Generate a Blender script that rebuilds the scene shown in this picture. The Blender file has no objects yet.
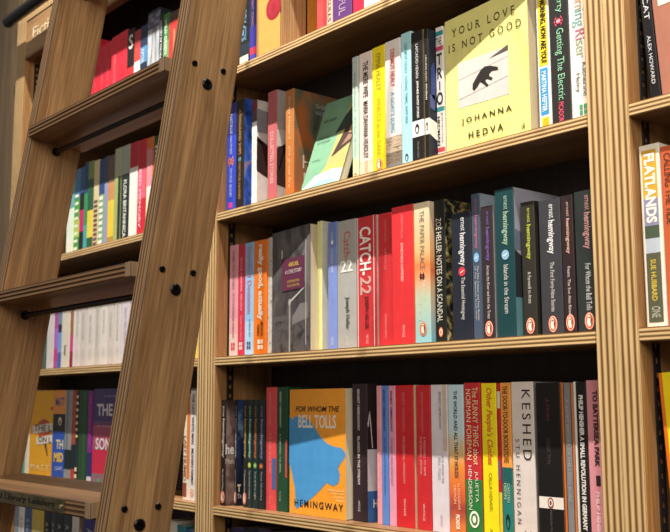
import bpy, bmesh, math, random
from mathutils import Vector, Matrix

random.seed(7)
SC = bpy.context.scene
COL = SC.collection
R = math.radians

# ------------------------------------------------------------------ materials
def lin(h):
    h = h.lstrip('#')
    v = [int(h[i:i + 2], 16) / 255 for i in (0, 2, 4)]
    return [(c / 12.92 if c <= .04045 else ((c + .055) / 1.055) ** 2.4) for c in v] + [1]

MATS = {}
def new_mat(name):
    m = bpy.data.materials.new(name)
    m.use_nodes = True
    nt = m.node_tree
    return m, nt, nt.nodes['Principled BSDF']

def ink(h, rough=.5, metal=0.0, vary=.06):
    """printed paper or painted colour with a faint procedural mottling"""
    k = (h, rough, metal)
    if k in MATS:
        return MATS[k]
    m, nt, b = new_mat('ink_' + h)
    tc = nt.nodes.new('ShaderNodeTexCoord')
    no = nt.nodes.new('ShaderNodeTexNoise')
    no.inputs['Scale'].default_value = 60
    no.inputs['Detail'].default_value = 3
    nt.links.new(tc.outputs['Object'], no.inputs['Vector'])
    rp = nt.nodes.new('ShaderNodeValToRGB')
    c = lin(h)
    rp.color_ramp.elements[0].position = .3
    rp.color_ramp.elements[1].position = .7
    rp.color_ramp.elements[0].color = [x * (1 - vary) for x in c[:3]] + [1]
    rp.color_ramp.elements[1].color = [min(1, x * (1 + vary)) for x in c[:3]] + [1]
    nt.links.new(no.outputs['Fac'], rp.inputs['Fac'])
    nt.links.new(rp.outputs['Color'], b.inputs['Base Color'])
    b.inputs['Roughness'].default_value = rough
    b.inputs['Metallic'].default_value = metal
    b.inputs['Specular IOR Level'].default_value = .35
    MATS[k] = m
    return m

def grad(stops, h, rough=.5, noise=.0, axis=2):
    """cover colour running down a spine: stops (fraction from the top, colour)"""
    k = ('grad', tuple(stops), round(h, 3), axis)
    if k in MATS:
        return MATS[k]
    m, nt, b = new_mat('printed_gradient')
    tc = nt.nodes.new('ShaderNodeTexCoord')
    sx = nt.nodes.new('ShaderNodeSeparateXYZ')
    nt.links.new(tc.outputs['Object'], sx.inputs[0])
    mr = nt.nodes.new('ShaderNodeMapRange')
    mr.inputs['From Min'].default_value = h
    mr.inputs['From Max'].default_value = 0
    nt.links.new(sx.outputs[axis], mr.inputs['Value'])
    no = nt.nodes.new('ShaderNodeTexNoise')
    no.inputs['Scale'].default_value = 70
    nt.links.new(tc.outputs['Object'], no.inputs['Vector'])
    ma = nt.nodes.new('ShaderNodeMath')
    ma.operation = 'MULTIPLY_ADD'
    ma.inputs[1].default_value = noise
    nt.links.new(no.outputs['Fac'], ma.inputs[0])
    nt.links.new(mr.outputs[0], ma.inputs[2])
    rp = nt.nodes.new('ShaderNodeValToRGB')
    els = rp.color_ramp.elements
    while len(els) < len(stops):
        els.new(.5)
    for e, (f, c) in zip(els, stops):
        e.position = f
    for e, (f, c) in zip(els, stops):
        e.color = lin(c)
    nt.links.new(ma.outputs[0], rp.inputs['Fac'])
    nt.links.new(rp.outputs['Color'], b.inputs['Base Color'])
    b.inputs['Roughness'].default_value = rough
    MATS[k] = m
    return m

def blotch(cols, scale=60, rough=.5, stretch=(1, 1, 1)):
    """a printed picture too small to read: patches of a few colours"""
    k = ('blotch', tuple(cols), scale, stretch)
    if k in MATS:
        return MATS[k]
    m, nt, b = new_mat('printed_picture')
    tc = nt.nodes.new('ShaderNodeTexCoord')
    mp = nt.nodes.new('ShaderNodeMapping')
    mp.inputs['Scale'].default_value = stretch
    nt.links.new(tc.outputs['Object'], mp.inputs['Vector'])
    no = nt.nodes.new('ShaderNodeTexNoise')
    no.inputs['Scale'].default_value = scale
    no.inputs['Detail'].default_value = 4
    no.inputs['Distortion'].default_value = .6
    nt.links.new(mp.outputs[0], no.inputs['Vector'])
    rp = nt.nodes.new('ShaderNodeValToRGB')
    els = rp.color_ramp.elements
    while len(els) < len(cols):
        els.new(.5)
    n = len(cols)
    for i, e in enumerate(els):
        e.position = .3 + .4 * i / max(1, n - 1)
    for e, c in zip(els, cols):
        e.color = lin(c)
    nt.links.new(no.outputs['Fac'], rp.inputs['Fac'])
    nt.links.new(rp.outputs['Color'], b.inputs['Base Color'])
    b.inputs['Roughness'].default_value = rough
    MATS[k] = m
    return m

def paper():
    if 'paper' in MATS:
        return MATS['paper']
    m, nt, b = new_mat('page_edges')
    tc = nt.nodes.new('ShaderNodeTexCoord')
    mp = nt.nodes.new('ShaderNodeMapping')
    mp.inputs['Scale'].default_value = (1400, 60, 4)
    nt.links.new(tc.outputs['Object'], mp.inputs['Vector'])
    no = nt.nodes.new('ShaderNodeTexNoise')
    no.inputs['Scale'].default_value = 1
    nt.links.new(mp.outputs[0], no.inputs['Vector'])
    rp = nt.nodes.new('ShaderNodeValToRGB')
    rp.color_ramp.elements[0].position = .3
    rp.color_ramp.elements[1].position = .7
    rp.color_ramp.elements[0].color = lin('B9A98A')
    rp.color_ramp.elements[1].color = lin('E4D9BF')
    nt.links.new(no.outputs['Fac'], rp.inputs['Fac'])
    nt.links.new(rp.outputs['Color'], b.inputs['Base Color'])
    b.inputs['Roughness'].default_value = .8
    MATS['paper'] = m
    return m

def wood(name, dark, mid, light, axis, rough=.45, fine=1.0):
    """oak veneer, grain running along object axis 0, 1 or 2"""
    if name in MATS:
        return MATS[name]
    m, nt, b = new_mat(name)
    tc = nt.nodes.new('ShaderNodeTexCoord')
    def noise(across, along, detail, dist=0):
        mp = nt.nodes.new('ShaderNodeMapping')
        s = [across] * 3
        s[axis] = along
        mp.inputs['Scale'].default_value = s
        nt.links.new(tc.outputs['Object'], mp.inputs['Vector'])
        n = nt.nodes.new('ShaderNodeTexNoise')
        n.inputs['Scale'].default_value = 1
        n.inputs['Detail'].default_value = detail
        n.inputs['Distortion'].default_value = dist
        nt.links.new(mp.outputs[0], n.inputs['Vector'])
        return n
    n1 = noise(30, 1.6, 4, 1.3)      # broad cathedral figure
    n2 = noise(520 * fine, 16, 3)    # pores and fibres
    n3 = noise(6, 1.5, 2)           # board to board tone
    w = nt.nodes.new('ShaderNodeMath'); w.operation = 'MULTIPLY'; w.inputs[1].default_value = 5.0
    nt.links.new(n1.outputs['Fac'], w.inputs[0])
    pp = nt.nodes.new('ShaderNodeMath'); pp.operation = 'PINGPONG'; pp.inputs[1].default_value = 1
    nt.links.new(w.outputs[0], pp.inputs[0])
    a = nt.nodes.new('ShaderNodeMath'); a.operation = 'MULTIPLY'; a.inputs[1].default_value = .26
    nt.links.new(pp.outputs[0], a.inputs[0])
    c = nt.nodes.new('ShaderNodeMath'); c.operation = 'MULTIPLY_ADD'; c.inputs[1].default_value = .85
    nt.links.new(n2.outputs['Fac'], c.inputs[0]); nt.links.new(a.outputs[0], c.inputs[2])
    d = nt.nodes.new('ShaderNodeMath'); d.operation = 'MULTIPLY_ADD'; d.inputs[1].default_value = .3
    nt.links.new(n3.outputs['Fac'], d.inputs[0]); nt.links.new(c.outputs[0], d.inputs[2])
    rp = nt.nodes.new('ShaderNodeValToRGB')
    rp.color_ramp.elements.new(.5)
    for e, p, col in zip(rp.color_ramp.elements, (.30, .62, .95), (dark, mid, light)):
        e.position = p; e.color = lin(col)
    nt.links.new(d.outputs[0], rp.inputs['Fac'])
    nt.links.new(rp.outputs['Color'], b.inputs['Base Color'])
    bp = nt.nodes.new('ShaderNodeBump')
    bp.inputs['Strength'].default_value = .12
    bp.inputs['Distance'].default_value = .0006
    nt.links.new(n2.outputs['Fac'], bp.inputs['Height'])
    nt.links.new(bp.outputs[0], b.inputs['Normal'])
    b.inputs['Roughness'].default_value = rough
    MATS[name] = m
    return m

def ply(name, cols, axis, period, along, rough=.5, phase=0.0):
    """sawn plywood edge: veneer layers stacked along object axis `axis`"""
    if name in MATS:
        return MATS[name]
    m, nt, b = new_mat(name)
    tc = nt.nodes.new('ShaderNodeTexCoord')
    sx = nt.nodes.new('ShaderNodeSeparateXYZ')
    nt.links.new(tc.outputs['Object'], sx.inputs[0])
    mp = nt.nodes.new('ShaderNodeMapping')
    s = [260] * 3; s[along] = 14
    mp.inputs['Scale'].default_value = s
    nt.links.new(tc.outputs['Object'], mp.inputs['Vector'])
    no = nt.nodes.new('ShaderNodeTexNoise'); no.inputs['Scale'].default_value = 1; no.inputs['Detail'].default_value = 3
    nt.links.new(mp.outputs[0], no.inputs['Vector'])
    d = nt.nodes.new('ShaderNodeMath'); d.operation = 'MULTIPLY_ADD'
    d.inputs[1].default_value = 1 / period; d.inputs[2].default_value = phase
    nt.links.new(sx.outputs[axis], d.inputs[0])
    e = nt.nodes.new('ShaderNodeMath'); e.operation = 'MULTIPLY_ADD'; e.inputs[1].default_value = .16
    nt.links.new(no.outputs['Fac'], e.inputs[0]); nt.links.new(d.outputs[0], e.inputs[2])
    f = nt.nodes.new('ShaderNodeMath'); f.operation = 'FRACT'
    nt.links.new(e.outputs[0], f.inputs[0])
    rp = nt.nodes.new('ShaderNodeValToRGB')
    els = rp.color_ramp.elements
    stops = [(0, cols[0]), (.14, cols[1]), (.30, cols[2]), (.58, cols[2]), (.74, cols[1]), (.86, cols[0])]
    while len(els) < len(stops):
        els.new(.5)
    for el, (p, c) in zip(els, stops):
        el.position = p
    for el, (p, c) in zip(els, stops):
        el.color = lin(c)
    nt.links.new(f.outputs[0], rp.inputs['Fac'])
    mx = nt.nodes.new('ShaderNodeMixRGB'); mx.blend_type = 'MULTIPLY'; mx.inputs['Fac'].default_value = .45
    rp2 = nt.nodes.new('ShaderNodeValToRGB')
    rp2.color_ramp.elements[0].position = .3; rp2.color_ramp.elements[0].color = (.45, .42, .38, 1)
    rp2.color_ramp.elements[1].position = .65; rp2.color_ramp.elements[1].color = (1, 1, 1, 1)
    nt.links.new(no.outputs['Fac'], rp2.inputs['Fac'])
    nt.links.new(rp.outputs['Color'], mx.inputs['Color1']); nt.links.new(rp2.outputs['Color'], mx.inputs['Color2'])
    nt.links.new(mx.outputs[0], b.inputs['Base Color'])
    bp = nt.nodes.new('ShaderNodeBump'); bp.inputs['Strength'].default_value = .35; bp.inputs['Distance'].default_value = .0012
    sep = nt.nodes.new('ShaderNodeRGBToBW')
    nt.links.new(rp.outputs['Color'], sep.inputs[0]); nt.links.new(sep.outputs[0], bp.inputs['Height'])
    nt.links.new(bp.outputs[0], b.inputs['Normal'])
    b.inputs['Roughness'].default_value = rough
    MATS[name] = m
    return m

# ------------------------------------------------------------------ objects
def empty(name, loc=(0, 0, 0), rot=(0, 0, 0), label=None, cat=None, group=None):
    o = bpy.data.objects.new(name, None)
    o.empty_display_size = .05
    COL.objects.link(o)
    o.location = loc
    o.rotation_euler = rot
    tag(o, label, cat, group)
    return o

def tag(o, label=None, cat=None, group=None, kind=None):
    if label: o['label'] = label
    if cat: o['category'] = cat
    if group: o['group'] = group
    if kind: o['kind'] = kind
    return o

def mesh_obj(name, verts, faces, mats, parent=None, idx=None, loc=(0, 0, 0), rot=(0, 0, 0), smooth=False):
    me = bpy.data.meshes.new(name)
    me.from_pydata([tuple(v) for v in verts], [], faces)
    if not isinstance(mats, (list, tuple)):
        mats = [mats]
    for m in mats:
        me.materials.append(m)
    if idx:
        me.polygons.foreach_set('material_index', idx)
    if smooth:
        me.polygons.foreach_set('use_smooth', [True] * len(me.polygons))
    me.update()
    o = bpy.data.objects.new(name, me)
    COL.objects.link(o)
    o.location = loc
    o.rotation_euler = rot
    if parent:
        o.parent = parent
    return o

def bm_obj(name, bm, mats, parent=None, loc=(0, 0, 0), rot=(0, 0, 0), smooth=False):
    me = bpy.data.meshes.new(name)
    bm.normal_update()
    bm.to_mesh(me); bm.free()
    if not isinstance(mats, (list, tuple)):
        mats = [mats]
    for m in mats:
        me.materials.append(m)
    if smooth:
        me.polygons.foreach_set('use_smooth', [True] * len(me.polygons))
    o = bpy.data.objects.new(name, me)
    COL.objects.link(o)
    o.location = loc
    o.rotation_euler = rot
    if parent:
        o.parent = parent
    return o

def board(name, x0, x1, y0, y1, z0, z1, mats, parent=None, bevel=.0012, front=None, right=None, origin=None):
    """a bevelled board; mats[front] goes on its -Y faces, mats[right] on its +X/-X faces"""
    bm = bmesh.new()
    bmesh.ops.create_cube(bm, size=1)
    ox, oy, oz = origin or (x0, y0, z0)
    for v in bm.verts:
        v.co = Vector((x0 - ox + (v.co.x + .5) * (x1 - x0), y0 - oy + (v.co.y + .5) * (y1 - y0), z0 - oz + (v.co.z + .5) * (z1 - z0)))
    if bevel:
        bmesh.ops.bevel(bm, geom=list(bm.edges), offset=bevel, segments=2, affect='EDGES')
    bm.normal_update()
    for f in bm.faces:
        n = f.normal
        if front is not None and n.y < -.6:
            f.material_index = front
        elif right is not None and abs(n.x) > .8:
            f.material_index = right
    return bm_obj(name, bm, mats, parent, (ox, oy, oz))

def tube(name, p, q, r, mat, parent=None, seg=24, r_end=None, round_end=0.0):
    p, q = Vector(p), Vector(q)
    d = (q - p).normalized()
    a = d.orthogonal().normalized(); b = d.cross(a)
    rings = [(0, r), ((q - p).length, r)]
    if round_end:
        L = (q - p).length
        rings = [(0, r * .72), (round_end * .4, r * .92), (round_end, r), (L - round_end, r), (L - round_end * .4, r * .92), (L, r * .72)]
    vs, fs = [], []
    for t, rr in rings:
        for i in range(seg):
            an = 2 * math.pi * i / seg
            vs.append(d * t + a * rr * math.cos(an) + b * rr * math.sin(an))
    for k in range(len(rings) - 1):
        for i in range(seg):
            j = (i + 1) % seg
            fs.append((k * seg + i, k * seg + j, (k + 1) * seg + j, (k + 1) * seg + i))
    fs.append(tuple(reversed(range(seg))))
    fs.append(tuple((len(rings) - 1) * seg + i for i in range(seg)))
    return mesh_obj(name, vs, fs, mat, parent, loc=p)

# ------------------------------------------------------------------ lettering
TXT = {}
def text_shape(s, style):
    """outline of a string from the built-in font, fitted to a unit box; returns verts (u,v) and faces"""
    k = (s, style)
    if k in TXT:
        return TXT[k]
    cu = bpy.data.curves.new('t', 'FONT')
    cu.body = s
    cu.size = 1
    cu.resolution_u = 3
    if 'b' in style: cu.offset = .022
    if 'x' in style: cu.offset = .045
    if 't' in style: cu.offset = -.012
    if 'i' in style: cu.shear = .28
    if 'w' in style: cu.space_character = 1.35
    if 'W' in style: cu.space_character = 1.6
    ob = bpy.data.objects.new('t', cu)
    me = bpy.data.meshes.new_from_object(ob)
    vs = [(v.co.x, v.co.y) for v in me.vertices]
    fs = [tuple(p.vertices) for p in me.polygons]
    if 'r' in style and vs:
        # serif letters: a small bar across every stem end at the baseline, x-height and cap height
        cnt = {}
        for f in fs:
            for i in range(len(f)):
                e = tuple(sorted((f[i], f[(i + 1) % len(f)])))
                cnt[e] = cnt.get(e, 0) + 1
        tops = [v[1] for v in vs]
        levels = [(0.0, 1)]
        for h in (.729, .547, .76):
            if any(abs(t - h) < .006 for t in tops):
                levels.append((h, -1))
        for e, c in cnt.items():
            if c != 1:
                continue
            (xa, ya), (xb, yb) = vs[e[0]], vs[e[1]]
            for lv, sg in levels:
                if abs(ya - lv) < .006 and abs(yb - lv) < .006 and .03 < abs(xa - xb) < .19:
                    lo, hi = min(xa, xb) - .065, max(xa, xb) + .065
                    n = len(vs)
                    vs += [(lo, lv), (hi, lv), (hi, lv + sg * .04), (lo, lv + sg * .04)]
                    fs.append((n, n + 1, n + 2, n + 3))
    bpy.data.meshes.remove(me)
    bpy.data.objects.remove(ob)
    bpy.data.curves.remove(cu)
    if not vs:
        TXT[k] = ([], []); return TXT[k]
    x0 = min(v[0] for v in vs); x1 = max(v[0] for v in vs)
    y0 = min(v[1] for v in vs); y1 = max(v[1] for v in vs)
    TXT[k] = ([((x - x0) / (x1 - x0), (y - y0) / max(1e-6, y1 - y0)) for x, y in vs], fs)
    return TXT[k]

def ellipse(cx, cz, rx, rz, y, n=24):
    return [(cx + rx * math.cos(2 * math.pi * i / n), y, cz + rz * math.sin(2 * math.pi * i / n)) for i in range(n)]

def flat(name, polys, cols, parent, metal=0, rough=.5):
    """printed shapes lying on a cover: a list of polygons (lists of 3-D points), one colour each"""
    vs, fs, idx = [], [], []
    uniq = []
    for p, c in zip(polys, cols):
        if c not in uniq: uniq.append(c)
        n = len(vs)
        vs += p
        fs.append(tuple(range(n, n + len(p))))
        idx.append(uniq.index(c))
    return mesh_obj(name, vs, fs, [ink(c, rough, metal) if isinstance(c, str) else c for c in uniq], parent, idx)

# ------------------------------------------------------------------ books
# left edge, right edge, height and set-back of every spine-out book, in metres
TAB = {
    'B1': (0.0025, 0.0314, 0.2031, 0.019),
    'B2': (0.0316, 0.0551, 0.2047, 0.020),
    'B3': (0.0664, 0.0819, 0.1969, 0.029),
    'B4': (0.1118, 0.1386, 0.2021, 0.031),
    'B5': (0.1680, 0.1916, 0.1903, 0.027),
    'B7': (0.3400, 0.3542, 0.2026, 0.028),
    'B8': (0.3579, 0.3882, 0.2023, 0.027),
    'B9': (0.3917, 0.4201, 0.2020, 0.024),
    'B10': (0.4225, 0.4562, 0.2020, 0.022),
    'B11': (0.4586, 0.4802, 0.2045, 0.021),
    'B12': (0.4817, 0.5062, 0.1991, 0.019),
    'B13': (0.5079, 0.5172, 0.1964, 0.019),
    'B15': (0.5174, 0.5319, 0.1998, 0.034),
    'B16': (0.7078, 0.7279, 0.2182, 0.024),
    'B17': (0.7298, 0.7592, 0.2214, 0.022),
    'B18': (0.7614, 0.7922, 0.2195, 0.020),
    'C1': (0.0042, 0.0302, 0.2003, 0.027),
    'C2': (0.0309, 0.0518, 0.1992, 0.027),
    'C3': (0.0524, 0.0783, 0.1989, 0.027),
    'C4': (0.0789, 0.1169, 0.1991, 0.027),
    'C5': (0.1171, 0.1290, 0.2006, 0.029),
    'C7': (0.2509, 0.2632, 0.2099, 0.029),
    'C8': (0.2781, 0.3001, 0.2036, 0.029),
    'C9': (0.3011, 0.3459, 0.2021, 0.029),
    'C10': (0.3486, 0.3929, 0.2010, 0.028),
    'C11': (0.3972, 0.4269, 0.1999, 0.028),
    'C12': (0.4412, 0.4861, 0.2010, 0.014),
    'C13': (0.4875, 0.5180, 0.1999, 0.014),
    'C14': (0.5193, 0.5403, 0.2005, 0.022),
    'C15': (0.5539, 0.5903, 0.1755, 0.020),
    'C16': (0.5912, 0.6066, 0.1974, 0.020),
    'C17': (0.6097, 0.6303, 0.1768, 0.018),
    'C18': (0.6375, 0.6695, 0.1942, 0.014),
    'C19': (0.6754, 0.6977, 0.1725, 0.020),
    'C20': (0.7059, 0.7392, 0.1696, 0.018),
    'C21': (0.7407, 0.7586, 0.1701, 0.017),
    'C22': (0.7615, 0.7935, 0.1714, 0.016),
    'D1': (0.0034, 0.0183, 0.1818, 0.013),
    'D2': (0.0253, 0.0332, 0.1817, 0.027),
    'D3': (0.0513, 0.0631, 0.1816, 0.027),
    'D4': (0.0640, 0.0778, 0.1815, 0.027),
    'D5': (0.0799, 0.0949, 0.1814, 0.027),
    'D6': (0.0966, 0.1131, 0.1813, 0.027),
    'D7': (0.1133, 0.1415, 0.2021, 0.030),
    'D8': (0.1437, 0.1718, 0.2021, 0.030),
    'D10': (0.3297, 0.3640, 0.2040, 0.033),
    'D11': (0.3855, 0.3955, 0.2002, 0.032),
    'D12': (0.3963, 0.4100, 0.2000, 0.032),
    'D13': (0.4113, 0.4256, 0.1998, 0.032),
    'D14': (0.4260, 0.4632, 0.2001, 0.032),
    'D15': (0.4679, 0.4962, 0.1994, 0.032),
    'D16': (0.4974, 0.5285, 0.1996, 0.032),
    'D17': (0.5304, 0.5582, 0.1991, 0.032),
    'D18': (0.5606, 0.5895, 0.2012, 0.031),
    'D19': (0.5915, 0.6172, 0.2000, 0.031),
    'D20': (0.6181, 0.6231, 0.1991, 0.031),
    'D21': (0.6239, 0.6413, 0.2001, 0.031),
    'D22': (0.6432, 0.6790, 0.2008, 0.030),
    'D23': (0.6845, 0.7215, 0.1988, 0.028),
    'D24': (0.7241, 0.7424, 0.1982, 0.027),
    'D25': (0.7427, 0.7457, 0.1992, 0.027),
    'D26': (0.7459, 0.7607, 0.1990, 0.027),
    'D27': (0.7617, 0.7833, 0.2004, 0.026),
    'A1': (0.0366, 0.0697, 0.1701, 0.020),
    'A2': (0.0699, 0.0902, 0.1606, 0.020),
    'A3': (0.0906, 0.1603, 0.1541, 0.020),
    'A4': (0.1631, 0.1906, 0.1810, 0.078),
    'A5': (0.2496, 0.2744, 0.1536, 0.030),
    'A6': (0.2776, 0.2922, 0.1445, 0.028),
    'A7': (0.2951, 0.3428, 0.1484, 0.026),
    'A8': (0.3431, 0.3688, 0.1266, 0.028),
    'A9': (0.3694, 0.4063, 0.1230, 0.028),
    'LA0': (-0.6195, -0.5780, 0.2364, 0.030),
    'LA1': (-0.5778, -0.5352, 0.2313, 0.030),
    'LA2': (-0.5342, -0.5096, 0.2088, 0.030),
    'LA3': (-0.5093, -0.4793, 0.2103, 0.030),
    'LA4': (-0.4635, -0.4297, 0.2085, 0.022),
    'LA5': (-0.4288, -0.3923, 0.2094, 0.022),
    'LA6': (-0.3914, -0.3611, 0.2037, 0.022),
    'LA7': (-0.3602, -0.3349, 0.1928, 0.022),
    'LA8': (-0.3341, -0.3055, 0.1955, 0.022),
    'LA9': (-0.3038, -0.2549, 0.2164, 0.022),
    'LA10': (-0.2547, -0.2408, 0.1995, 0.022),
    'LA11': (-0.2396, -0.2176, 0.1934, 0.022),
    'LA12': (-0.2168, -0.1817, 0.1885, 0.022),
    'LB1': (-0.6797, -0.6426, 0.1881, 0.030),
    'LB2': (-0.6424, -0.6157, 0.2014, 0.030),
    'LB3': (-0.6142, -0.5948, 0.2016, 0.030),
    'LB4': (-0.5932, -0.5761, 0.2098, 0.030),
    'LB5': (-0.5751, -0.5478, 0.2077, 0.030),
    'LB6': (-0.5463, -0.5210, 0.2046, 0.030),
    'LB7': (-0.5208, -0.4961, 0.2018, 0.030),
    'LB8': (-0.4951, -0.4782, 0.2045, 0.030),
    'LB9': (-0.4772, -0.4494, 0.2021, 0.030),
    'LB10': (-0.4485, -0.4198, 0.2123, 0.030),
    'LB11': (-0.4167, -0.3821, 0.2119, 0.030),
    'LB12': (-0.3813, -0.3476, 0.2113, 0.030),
    'LB13': (-0.3461, -0.3136, 0.2093, 0.030),
    'LB14': (-0.3116, -0.2820, 0.2077, 0.030),
    'LB15': (-0.2808, -0.2499, 0.2053, 0.030),
    'LC1': (-0.7865, -0.7651, 0.1874, 0.030),
    'LC2': (-0.7649, -0.7274, 0.1894, 0.030),
    'LC3': (-0.7263, -0.7058, 0.1866, 0.030),
    'LC4': (-0.7056, -0.6884, 0.1872, 0.030),
    'LC5': (-0.6863, -0.6444, 0.1866, 0.030),
    'LC6': (-0.6428, -0.6188, 0.1857, 0.030),
    'LC7': (-0.6178, -0.5921, 0.1856, 0.030),
    'LC8': (-0.5911, -0.5616, 0.1852, 0.030),
    'LC9': (-0.5601, -0.5230, 0.1841, 0.030),
    'LC10': (-0.5216, -0.4957, 0.1832, 0.030),
    'LC11': (-0.4948, -0.4626, 0.1825, 0.030),
    'LC12': (-0.4612, -0.4333, 0.1817, 0.030),
    'LC13': (-0.4319, -0.4024, 0.1809, 0.030),
    'LC14': (-0.4011, -0.3637, 0.1796, 0.030),
    'LC15': (-0.3629, -0.3303, 0.1781, 0.030),
    'LD0': (-0.8886, -0.8683, 0.2090, 0.030),
    'LD1': (-0.8654, -0.8473, 0.2099, 0.030),
    'LD3': (-0.7162, -0.6546, 0.2076, 0.030),
    'LD4': (-0.6531, -0.6203, 0.2070, 0.030),
    'LD5': (-0.6193, -0.6004, 0.2066, 0.030),
    'LD6': (-0.5994, -0.5847, 0.2053, 0.030),
    'LD7': (-0.5832, -0.5424, 0.2060, 0.030),
    'LD8': (-0.5405, -0.5203, 0.2045, 0.030),
    'LD10': (-0.1311, -0.1087, 0.1937, 0.020),
    'LD11': (-0.1085, -0.0896, 0.2036, 0.020),
    'LE1': (-0.8887, -0.8641, 0.2205, 0.020),
    'LE2': (-0.8629, -0.8341, 0.2224, 0.020),
    'LE3': (-0.8318, -0.7918, 0.2202, 0.020),
    'LE4': (-0.7890, -0.7259, 0.2217, 0.020),
    'LE5': (-0.7238, -0.6896, 0.2208, 0.020),
    'LE6': (-0.6870, -0.6612, 0.2231, 0.020),
    'LE7': (-0.6597, -0.6244, 0.2210, 0.020),
    'LE8': (-0.6229, -0.5841, 0.2238, 0.020),
    'LE9': (-0.5802, -0.5506, 0.2223, 0.020),
    'LE10': (-0.5459, -0.5280, 0.2223, 0.020),
    'LE11': (-0.5271, -0.4678, 0.2253, 0.020),
    'LE12': (-0.2012, -0.1653, 0.2221, 0.030),
    'LE13': (-0.1646, -0.1339, 0.2160, 0.030),
    'LE14': (-0.1332, -0.1083, 0.2113, 0.030),
}
SHELF = {'A': .523, 'B': .2625, 'C': .003, 'D': -.2545, 'E': -.52}
BAY = .126          # clear depth of the bookcase

def cover_mesh(name, w, d, h, mats_zone, base, side_mat, parent):
    """spine-out paperback jacket: spine with rounded edges and two boards, open at the back"""
    r = min(.0014, w * .22); t = min(.0006, w * .12)
    arc = [(r - r * math.cos(a), r - r * math.sin(a)) for a in (0, R(30), R(60), R(90))]
    prof = [(0, d)] + arc + [(w - x, y) for x, y in reversed(arc)] + [(w, d), (w - t, d), (w - t, t * 1.5), (t, t * 1.5), (t, d)]
    n = len(prof)
    cuts = sorted({0.0, 1.0} | {f for z in mats_zone for f in z[:2]})
    mats = [base, side_mat] + [z[2] for z in mats_zone]
    vs, fs, idx = [], [], []
    for f in cuts:
        for x, y in prof:
            vs.append((x, y, h * (1 - f)))
    for k in range(len(cuts) - 1):
        mid = (cuts[k] + cuts[k + 1]) / 2
        zm = 0
        for zi, z in enumerate(mats_zone):
            if z[0] <= mid <= z[1]: zm = 2 + zi
        for i in range(n):
            j = (i + 1) % n
            fs.append((k * n + j, k * n + i, (k + 1) * n + i, (k + 1) * n + j))
            idx.append(zm if 1 <= i <= 7 else (1 if i == 8 else 0))
    fs.append(tuple(range(n))); idx.append(0)
    fs.append(tuple(reversed(range((len(cuts) - 1) * n, len(cuts) * n)))); idx.append(0)
    return mesh_obj(name, vs, fs, mats, parent, idx)

def pages_mesh(x0, x1, y0, y1, z0, z1, parent):
    bm = bmesh.new()
    bmesh.ops.create_cube(bm, size=1)
    for v in bm.verts:
        v.co = Vector((x0 + (v.co.x + .5) * (x1 - x0), y0 + (v.co.y + .5) * (y1 - y0), z0 + (v.co.z + .5) * (z1 - z0)))
    return bm_obj('page_block', bm, paper(), parent)

EPS = .00035
def col(c, rough=.5):
    return ink(c, rough) if isinstance(c, str) else c

def spine_text(root, w, h, t):
    s, f0, f1, c0, c1, color = t[:6]
    style = t[6] if len(t) > 6 else ''
    part = t[7] if len(t) > 7 else 'title_lettering'
    vs, fs = text_shape(s, style)
    if not vs: return
    if 'U' in style:        # upright on the spine
        pts = [((c0 + (c1 - c0) * u) * w, -EPS, h * (1 - (f1 + (f0 - f1) * v))) for u, v in vs]
    else:                   # reads downwards
        pts = [((c0 + (c1 - c0) * v) * w, -EPS, h * (1 - (f0 + (f1 - f0) * u))) for u, v in vs]
    mesh_obj(part, pts, fs, ink(color, .5), root)

def emblem(root, w, h, e):
    kind, f, c, a, b, c1, c2 = e     # centre fraction, half width / half height in metres
    cx, cz = c * w, h * (1 - f)
    y = -EPS
    if kind == 'penguin':
        polys = [ellipse(cx, cz, a, b, y), ellipse(cx, cz, a * .9, b * .92, y - .0001), ellipse(cx, cz, a * .8, b * .84, y - .0002),
                 ellipse(cx, cz - b * .08, a * .5, b * .56, y - .0003), ellipse(cx - a * .05, cz + b * .5, a * .26, b * .2, y - .0003),
                 [(cx - a * .3, y - .0003, cz + b * .54), (cx - a * .3, y - .0003, cz + b * .44), (cx - a * .6, y - .0003, cz + b * .44)],
                 [(cx + a * .5, y - .0004, cz + b * .1), (cx + a * .3, y - .0004, cz + b * .5), (cx + a * .22, y - .0004, cz - b * .1), (cx + a * .4, y - .0004, cz - b * .6)]]
        cols = [c1, c2, c1, c2, c2, c2, '1B1714']
    elif kind == 'ring':
        polys = [ellipse(cx, cz, a, b, y), ellipse(cx, cz, a * .7, b * .7, y - .0001), ellipse(cx, cz, a * .35, b * .45, y - .0002)]
        cols = [c1, c2, c1]
    elif kind == 'dot':
        polys = [ellipse(cx, cz, a, b, y), [(cx - a * .5, y - .0001, cz - b * .1), (cx + a * .5, y - .0001, cz + b * .3), (cx + a * .5, y - .0001, cz + b * .1), (cx - a * .5, y - .0001, cz - b * .35)]]
        cols = [c1, c2]
    elif kind == 'bars':             # two by two block of small squares
        polys, cols = [], []
        for i in (-1, 1):
            for j in (-1, 1):
                x, z = cx + i * a * .52, cz + j * b * .52
                polys.append([(x - a * .4, y, z - b * .4), (x + a * .4, y, z - b * .4), (x + a * .4, y, z + b * .4), (x - a * .4, y, z + b * .4)]); cols.append(c1)
    elif kind == 'drop':
        polys = [ellipse(cx, cz, a * .7, b * .8, y), ellipse(cx, cz - b * .2, a * .35, b * .45, y - .0001)]
        cols = [c1, c2]
    elif kind == 'crab':
        polys = [ellipse(cx, cz, a, b * .5, y), ellipse(cx, cz, a * .5, b * .25, y - .0001)] + \
                [[(cx + s * a * .5, y, cz + k * b), (cx + s * a * .95, y, cz + k * b * .2), (cx + s * a * .4, y, cz)] for s in (-1, 1) for k in (-1, 1)]
        cols = [c1, c2, c1, c1, c1, c1]
    flat('publisher_emblem' if kind != 'crab' else 'spine_emblem', polys, cols, root)

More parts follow.
